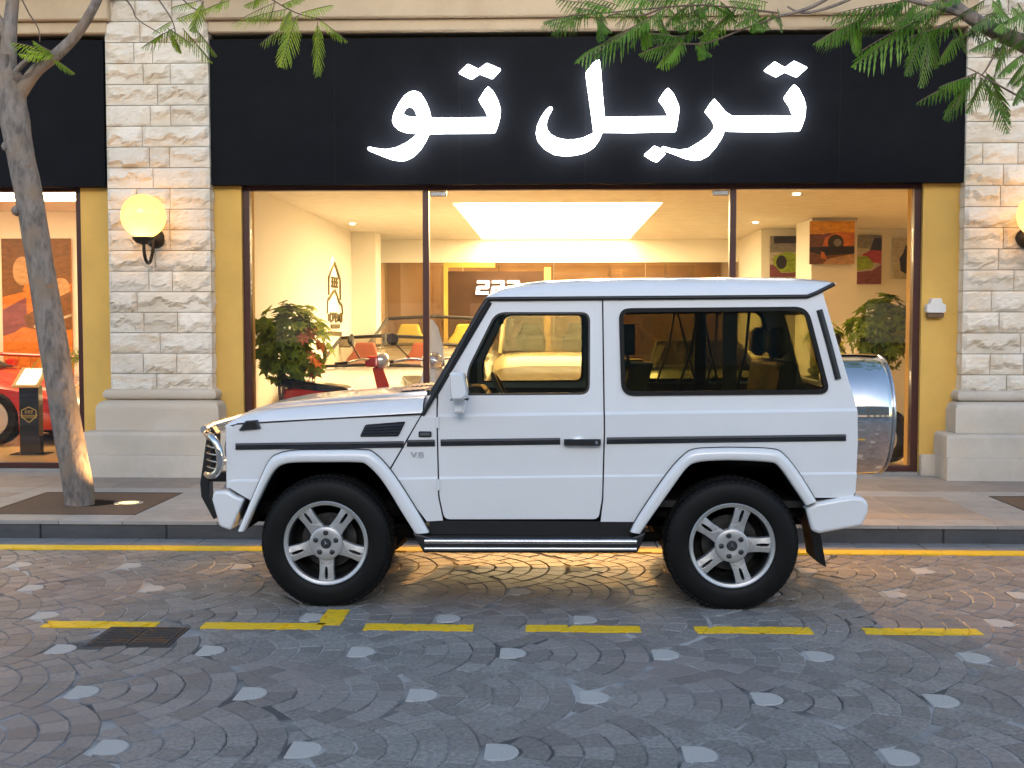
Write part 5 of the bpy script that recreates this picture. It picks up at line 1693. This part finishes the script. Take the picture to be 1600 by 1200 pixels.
def umbrella_bush(label, loc, pot_h, c, rad, n, leaf, pot, seed, name='potted_plant', stems=5):
    rd = random.Random(seed)
    o = thing(name, label, 'plant', loc, group='potted plants in the showrooms')
    MB().lathe([(0, 0), (.15, 0), (.18, pot_h * .95), (.19, pot_h), (.165, pot_h), (.16, pot_h - .04), (0, pot_h - .04)], n=24).build('pot', pot, o, smooth=40)
    st = MB()
    cr = MB()
    c = Vector(c)
    for k in range(stems):
        a = 6.283 * k / stems + rd.random()
        e = c + Vector((math.cos(a) * rad[0] * .5, math.sin(a) * rad[1] * .5, rd.uniform(-.3, .3) * rad[2]))
        st.tube(spline([(rd.uniform(-.03, .03), rd.uniform(-.03, .03), pot_h - .05), ((e.x) * .4 + rd.uniform(-.05, .05), e.y * .4, pot_h + (e.z - pot_h) * .55), e], 4), [.016] * 4 + [.012] * 4 + [.008], 6)
    st.build('stem', 'bark_young', o, smooth=50)
    for k in range(n):
        while True:
            q = Vector((rd.uniform(-1, 1), rd.uniform(-1, 1), rd.uniform(-1, 1)))
            if .25 < q.length < 1: break
        p = c + Vector((q.x * rad[0], q.y * rad[1], q.z * rad[2]))
        axis = (q + Vector((rd.uniform(-.6, .6), rd.uniform(-.6, .6), rd.uniform(.1, .9)))).normalized()
        red = 1 if (q.x > .25 and q.z < .3 and rd.random() < .30 and seed == 5) else 0
        s1 = axis.cross(Vector((0.3, 0.2, 1))).normalized()
        s2 = axis.cross(s1)
        m = rd.randint(6, 8)
        L = rd.uniform(.08, .145)
        tt = .1 + .85 * rd.random()
        for j in range(m):
            a = 6.283 * j / m
            d = s1 * math.cos(a) + s2 * math.sin(a) + axis * .25
            blade(cr, p, d, axis, L, L * .25, tt, .3, red)
    cr.build('foliage', [leaf, 'leaf_red'], o, recalc=False)
    return o
umbrella_bush('bushy green potted plant behind the left end of the main window', (-3.02, 13.15, FZ), .55, (.12, 0, 1.30), (.42, .36, .46), 210, 'leaf_pot', 'show_black', 5)
umbrella_bush('bushy potted plant behind the right end of the main window', (3.55, 13.25, FZ), .5, (.12, 0, 1.42), (.36, .3, .40), 150, 'leaf_pot', 'pot_white', 6)
umbrella_bush('yellow-green leafy plant seen just behind the car tail', (3.35, 14.6, FZ), .5, (0, 0, 1.2), (.25, .25, .40), 46, 'leaf_yellow', 'pot_white', 8)
rd = random.Random(4)
o = thing('palm_plant', 'feathery palm in a tall white planter beside the left showroom window', 'plant', (-5.02, 12.95, FZ), group='potted plants in the showrooms')
MB().loft([[(s * w, t * w, z) for s, t in ((-1, -1), (1, -1), (1, 1), (-1, 1))] for w, z in ((.11, 0), (.15, .98), (.13, .98), (.12, .9))]).build('planter', 'pot_white', o)
mb = MB()
for k in range(16):
    a = 6.283 * k / 16 + rd.random() * .4
    L = rd.uniform(.45, .75)
    d = Vector((math.cos(a), math.sin(a) * .6, 0))
    path = [Vector((0, 0, .92)) + d * L * t + Vector((0, 0, 1)) * (L * 1.5 * t - L * 1.25 * t * t) for t in [q / 12 for q in range(13)]]
    tt = .2 + .7 * rd.random()
    for i in range(2, 13):
        t = (path[i] - path[i - 1]).normalized()
        s = t.cross(Vector((0, 0, 1))).normalized()
        for sg in (1, -1):
            blade(mb, path[i], s * sg + t * .5 - Vector((0, 0, .2)), Vector((0, 0, 1)), .20, .010, tt, .5)
mb.build('fronds', 'leaf_yellow', o, recalc=False)

# ================================================================== street trees
def frond(mb, p, tip, seed, mi=0, pairs=13, droop=0.18, wide=0.36):
    """a twice-feathered leaf from p towards tip"""
    rd = random.Random(seed)
    p, tip = Vector(p), Vector(tip)
    ax = tip - p
    L = ax.length
    d = ax.normalized()
    up = Vector((rd.uniform(-.6, .6), rd.uniform(-.7, .3), rd.uniform(.35, 1.0))).normalized()
    s = d.cross(up).normalized()
    n = s.cross(d)
    pt = [p + ax * t + Vector((0, 0, 1)) * (L * droop * 1.2 * (t - t * t)) for t in [q / (pairs + 1) for q in range(pairs + 2)]]
    tt = .08 + .88 * rd.random()
    mb.tube(pt, [.0035] * (pairs + 1) + [.001], 3, mi + 1)
    for i in range(1, pairs + 2):
        f = i / (pairs + 1)
        l = L * wide * (math.sin(math.pi * min(1, f * .80 + .18)) ** .7) * rd.uniform(.88, 1.08)
        for sg in (1, -1):
            dd = (s * sg * .75 + d * (.40 + .45 * f) - n * .12 - Vector((0, 0, .50)) + Vector((rd.uniform(-.12, .12), rd.uniform(-.12, .12), rd.uniform(-.12, .12)))).normalized()
            side = dd.cross(n).normalized()
            w = max(.0075, L * .021)
            K = 7
            vs = []
            for q in range(K + 1):
                t = q / K
                c = pt[i] + dd * l * t - Vector((0, 0, 1)) * l * .18 * t * t
                ww = w * (1.0 if q % 2 else .55) * (1 - .55 * t) if q < K else .001
                vs += [c + side * ww, c - side * ww]
            mb.add(vs, [(2 * q, 2 * q + 1, 2 * q + 3, 2 * q + 2) for q in range(K)], mi, tt + rd.uniform(-.06, .06))


# leaning tree on the left
tb = Vector((at(124, 786, 9.97).x, 9.97, KZ))
T1 = thing('street_tree', 'leaning slender tree with grey bark on the left pavement', 'tree', tb)
TY = 9.97
def loc1(px, py, dy=0.0):
    return at(px, py, TY + dy) - tb
mb = MB()
path = spline([Vector((0.0, 0, -.05)), loc1(122, 760), loc1(102, 650), loc1(84, 540), loc1(64, 420), loc1(46, 310), loc1(30, 230), loc1(20, 165), loc1(14, 115)], 5)
rs = [lerp_table([(0, .150), (.04, .128), (.25, .120), (.6, .112), (.85, .118), (1, .10)], i / (len(path) - 1)) for i in range(len(path))]
rg = random.Random(2)
rs = [r * rg.uniform(.97, 1.04) for r in rs]
mb.tube(path, rs, 18)
for px, py, dx in ((24, 330, -.09), (3, 228, -.07), (30, 255, .05), (98, 452, .06)):
    q = loc1(px, py)
    c0 = min(path, key=lambda w: abs(w.z - q.z))
    c0 = c0 + Vector((dx * 1.15, -.06, 0))
    mb.lathe([(0, -.05), (.035, -.03), (.045, 0), (.03, .03), (0, .045)], c0, 'z', 10)
mb.build('trunk', 'bark', T1, smooth=60)
LIMBS = [([(12, 125, 0), (14, 60, .05), (20, 0, .1), (30, -90, .2), (60, -200, .3)], (.075, .03)),
         ([(24, 158, 0), (55, 112, -.05), (92, 82, -.1), (124, 48, -.15), (152, 0, -.2), (190, -80, -.2), (260, -190, -.1)], (.062, .026)),
         ([(8, 130, 0), (6, 84, -.06)], (.042, .036)),
         ([(20, 118, 0), (40, 96, -.05), (62, 88, -.08), (88, 84, -.1)], (.028, .012)),
         ([(14, 60, .05), (-60, -60, .3), (-150, -200, .4)], (.05, .02))]
for pts, (ra, rb) in LIMBS:
    P = spline([loc1(*q) for q in pts], 5)
    MB().tube(P, [ra + (rb - ra) * i / (len(P) - 1) for i in range(len(P))], 10).build('limb', 'bark', T1, smooth=60)
mb = MB()
for pts in ([(175, -30, -.2), (205, 10, -.3), (215, 30, -.3), (250, 52, -.35)], [(205, -60, -.3), (245, -5, -.35), (268, 30, -.4), (275, 55, -.4)], [(230, -60, -.3), (300, 12, -.4), (318, 2, -.4)], [(260, -190, -.1), (380, -40, -.3), (450, 14, -.4), (500, 30, -.4)], [(30, -10, 0), (45, 20, 0), (60, 45, 0), (62, 65, 0)], [(20, 122, -.1), (45, 115, -.12), (58, 95, -.12)]):
    P = spline([loc1(*q) for q in pts], 5)
    MB().tube(P, [.008 - .004 * i / len(P) for i in range(len(P))], 5).build('twig', 'bark_young', T1, smooth=60)
FR1 = [((92, 84), (18, 66)), ((88, 86), (42, 78)), ((86, 84), (108, 62)), ((82, 90), (116, 114)), ((90, 86), (60, 70)), ((70, 88), (30, 84)), ((78, 86), (100, 84)), ((80, 84), (52, 64)),
       ((272, 44), (222, 74)), ((285, 44), (330, 96)), ((300, 38), (338, 86)), ((270, 32), (238, 52)), ((275, 30), (325, 14)), ((262, 44), (300, 70)), ((255, 52), (235, 66)), ((268, 52), (282, 82)), ((318, 4), (300, 48)), ((310, 2), (268, 12)),
       ((360, 0), (322, 14)), ((352, -6), (338, 12)), ((430, 4), (362, 38)), ((470, 22), (408, 68)), ((450, 14), (385, 30)), ((496, 34), (496, 116)), ((498, 30), (542, 64)), ((462, 28), (440, 102)), ((440, 8), (480, -8)), ((430, 0), (420, 36)), ((455, 16), (440, 46)), ((420, -6), (382, 8)), ((470, 20), (520, 8)), ((405, -10), (395, 14))]
mb = MB()
for k, (a, b) in enumerate(FR1):
    dy = -.12 if a[0] < 130 else -.42
    frond(mb, loc1(*a, dy), loc1(*b, dy + random.uniform(-.12, .06)), 100 + k, droop=.06)
rg = random.Random(21)
def crown(mb, cs, n, L, mi=0):
    for k in range(n):
        c, r = rg.choice(cs)
        while True:
            q = Vector((rg.uniform(-1, 1), rg.uniform(-1, 1), rg.uniform(-1, 1)))
            if q.length < 1: break
        p = Vector(c) + Vector((q.x * r[0], q.y * r[1], q.z * r[2]))
        a = rg.uniform(0, 6.283)
        d = Vector((math.cos(a), math.sin(a), rg.uniform(-.45, .15))) * L * rg.uniform(.7, 1.2)
        frond(mb, p, p + d, rg.randint(0, 99999), mi, pairs=9)
crown(mb, [((-.2, .1, 6.2), (1.9, 1.6, .9)), ((.9, -.2, 5.7), (1.3, 1.3, .6)), ((-1.4, .3, 5.8), (1.2, 1.2, .7))], 150, .5)
mb.build('crown', ['leaf_bright', 'bark_young'], T1, recalc=False)

# second tree, rooted just outside the right edge
T2B = Vector((4.53, 9.97, KZ))
T2 = thing('street_tree', 'leafy tree overhanging the sign from the right edge', 'tree', T2B)
def loc2(px, py, Y=9.4): return at(px, py, Y) - T2B
MB().tube(spline([Vector((0, 0, -.05)), Vector((.03, 0, .8)), Vector((.10, -.02, 1.8)), Vector((.03, -.1, 2.8)), loc2(1690, 150, 9.75), loc2(1672, 128, 9.72)], 4), [.145, .128, .122, .118, .115] + [.11] * 8 + [.10] * 4 + [.095] * 4, 16).build('trunk', 'bark', T2, smooth=60)
for pts, (ra, rb) in (([(1690, 150, 9.75), (1620, 80, 9.6), (1560, 52, 9.5), (1515, 26, 9.4), (1490, 4, 9.4), (1440, -60, 9.4)], (.085, .03)),
                      ([(1515, 26, 9.4), (1470, 12, 9.35), (1430, 2, 9.3), (1360, -16, 9.3)], (.03, .016)),
                      ([(1690, 150, 9.75), (1720, 0, 9.7), (1700, -140, 9.7)], (.08, .03)),
                      ([(1440, -60, 9.4), (1340, -30, 9.3), (1270, 10, 9.2), (1215, 26, 9.2)], (.022, .010)),
                      ([(1360, -16, 9.3), (1300, 10, 9.2), (1255, 20, 9.2), (1230, 10, 9.2)], (.014, .007))):
    P = spline([loc2(*q) for q in pts], 5)
    MB().tube(P, [ra + (rb - ra) * i / (len(P) - 1) for i in range(len(P))], 8).build('limb', 'bark', T2, smooth=60)
mb = MB()
for pts in ([(1215, 26, 9.2), (1165, 44, 9.2), (1125, 60, 9.2), (1098, 68, 9.2), (1060, 68, 9.2)], [(1215, 20, 9.2), (1100, 8, 9.2), (990, 16, 9.2), (905, 24, 9.2)], [(1560, 75, 9.4), (1540, 110, 9.3), (1532, 118, 9.3)], [(1600, 155, 9.4), (1555, 130, 9.3), (1530, 115, 9.3), (1510, 105, 9.3)], [(1040, 10, 9.2), (1000, 25, 9.2), (960, 22, 9.2), (940, 32, 9.2)]):
    P = spline([loc2(*q) for q in pts], 4)
    MB().tube(P, [.009 - .005 * i / len(P) for i in range(len(P))], 5).build('twig', 'bark_young', T2, smooth=60)
FR2 = [((905, 24), (852, 34)), ((912, 26), (862, 40)), ((985, 46), (926, 88)), ((1000, 36), (985, 72)), ((940, 20), (895, 12)), ((930, 26), (955, 50)), ((960, 16), (915, 2)), ((1010, 30), (965, 62)), ((1060, 66), (1030, 98)), ((1062, 66), (1042, 96)), ((1058, 66), (1000, 84)), ((1085, 68), (1112, 86)), ((1070, 60), (1012, 52)), ((1090, 60), (1128, 40)),
       ((1040, 10), (1000, 44)), ((1045, 12), (1070, 48)), ((1075, 8), (1040, 36)), ((1080, 10), (1110, 50)), ((1110, 10), (1075, 30)), ((1115, 8), (1150, 34)), ((1150, 14), (1118, 40)), ((1160, 16), (1196, 46)), ((1180, 22), (1150, 40)), ((1120, 0), (1060, -8)), ((1060, 0), (1000, 4)), ((1020, 2), (960, -2)), ((1000, 12), (948, 26)), ((1200, 24), (1172, 48)), ((1205, 20), (1222, 40)), ((1190, 10), (1140, 2)), ((1130, 30), (1096, 62)), ((1020, 28), (1050, 56)), ((990, 20), (1012, 52)), ((1090, 30), (1052, 44)),
       ((1345, 30), (1272, 68)), ((1330, 45), (1336, 80)), ((1335, 40), (1290, 76)), ((1390, 10), (1312, 24)), ((1395, 14), (1345, 40)), ((1440, 30), (1342, 82)), ((1440, 26), (1378, 40)), ((1445, 40), (1418, 116)), ((1448, 46), (1450, 110)), ((1480, 40), (1420, 60)), ((1490, 60), (1470, 90)), ((1486, 40), (1510, 80)), ((1520, 118), (1434, 160)), ((1518, 120), (1468, 136)), ((1516, 122), (1494, 170)), ((1530, 118), (1562, 160)), ((1540, 130), (1578, 190)), ((1535, 122), (1520, 156)),
       ((1560, 60), (1520, 78)), ((1570, 66), (1556, 110)), ((1590, 90), (1560, 120)), ((1598, 100), (1572, 136)), ((1600, 60), (1570, 84)), ((1610, 110), (1580, 136)), ((1560, 20), (1520, 44)), ((1580, 10), (1612, 46)), ((1530, 6), (1490, 30)), ((1470, 0), (1430, 26)), ((1480, 8), (1450, 44)), ((1420, 0), (1362, 14)), ((1430, 6), (1400, 44)), ((1400, 4), (1380, 36)), ((1500, 26), (1466, 56)), ((1510, 40), (1540, 72)), ((1590, 24), (1556, 48)), ((1600, 34), (1620, 70)), ((1550, 0), (1576, 30)), ((1505, -6), (1470, 8)), ((1540, 40), (1502, 62)), ((1580, 44), (1548, 90)), ((1365, 14), (1330, 44)), ((1350, 20), (1300, 40)), ((1600, 130), (1584, 164)), ((1455, 20), (1410, 46))]
mb = MB()
for k, (a, b) in enumerate(FR2):
    Y = 9.2 if a[0] < 1250 else 9.3
    for rep in range(2):
        e = (b[0] + random.uniform(-24, 24) * rep, b[1] + random.uniform(-12, 20) * rep)
        frond(mb, loc2(a[0] + 10 * rep, a[1] - 6 * rep, Y + .15 * rep), loc2(*e, Y + .15 * rep + random.uniform(-.1, .08)), 300 + k + 1000 * rep, droop=.10, wide=.40 if a[0] < 1300 else .34)
crown(mb, [((-1.0, -.5, 5.6), (1.8, 1.4, .8)), ((.6, -.3, 5.6), (1.6, 1.5, 1.0)), ((-2.6, -.6, 5.3), (1.4, 1.0, .5))], 170, .5)
mb.build('crown', ['leaf_fern', 'bark_young'], T2, recalc=False)

# ground lamp at the foot of the leaning tree
lampmat('uplight', (1.0, 0.72, 0.14), 1.0)
up = ground(201, 786, KZ)
ul = thing('ground_light', 'lit round light sunk into the gravel beside the leaning tree', 'ground light', (up.x, up.y, KZ))
MB().lathe([(.085, .0045), (.115, .006), (.125, .002), (.125, -.03)], n=28).build('ring', 'steel', ul, smooth=50)
MB().lathe([(0, .0042), (.085, .0042)], n=24).build('lens', 'uplight', ul)
ld = bpy.data.lights.new('beam', 'SPOT')
ld.energy = 60
ld.color = (1.0, .55, .20)
ld.spot_size = R(75)
ld.spot_blend = .8
ld.shadow_soft_size = .05
lo = bpy.data.objects.new('beam', ld)
COL.objects.link(lo)
lo.parent = ul
lo.location = (0, 0, .03)
lo.rotation_euler = (R(180), R(-30), 0)

# ================================================================== across the street (seen only in reflections)
mat('far_wall', (0.26, 0.21, 0.16), (0.20, 0.16, 0.125), scale=1.5, rough=0.85)
mat('far_pane', (0.10, 0.14, 0.18), rough=0.12)
lampmat('far_lit', (1.0, 0.55, 0.18), 0.2)
FB_ = thing('opposite_building', 'building with lit shop fronts across the street, mirrored in the chrome', 'building', (0, -24, 0))
MB().box(-34, 34, -6, 0, 0, 12.0).build('wall', 'far_wall', FB_)  # height raised to keep bright sky out of the window reflections
MB().box(-34.5, 34.5, -6.5, 0.5, 12.0, 12.5).build('roof', 'far_wall', FB_)
for k in range(16):
    x = -32 + 4 * k
    for zz in (3.9, 7.0, 9.6):
        MB().box(x + .8, x + 3.2, .01, .06, zz, zz + 1.7).build('window', 'far_pane', FB_)
    MB().box(x + .7, x + 3.3, .01, .05, .9, 2.5).build('lit_shop_front', 'far_lit', FB_)
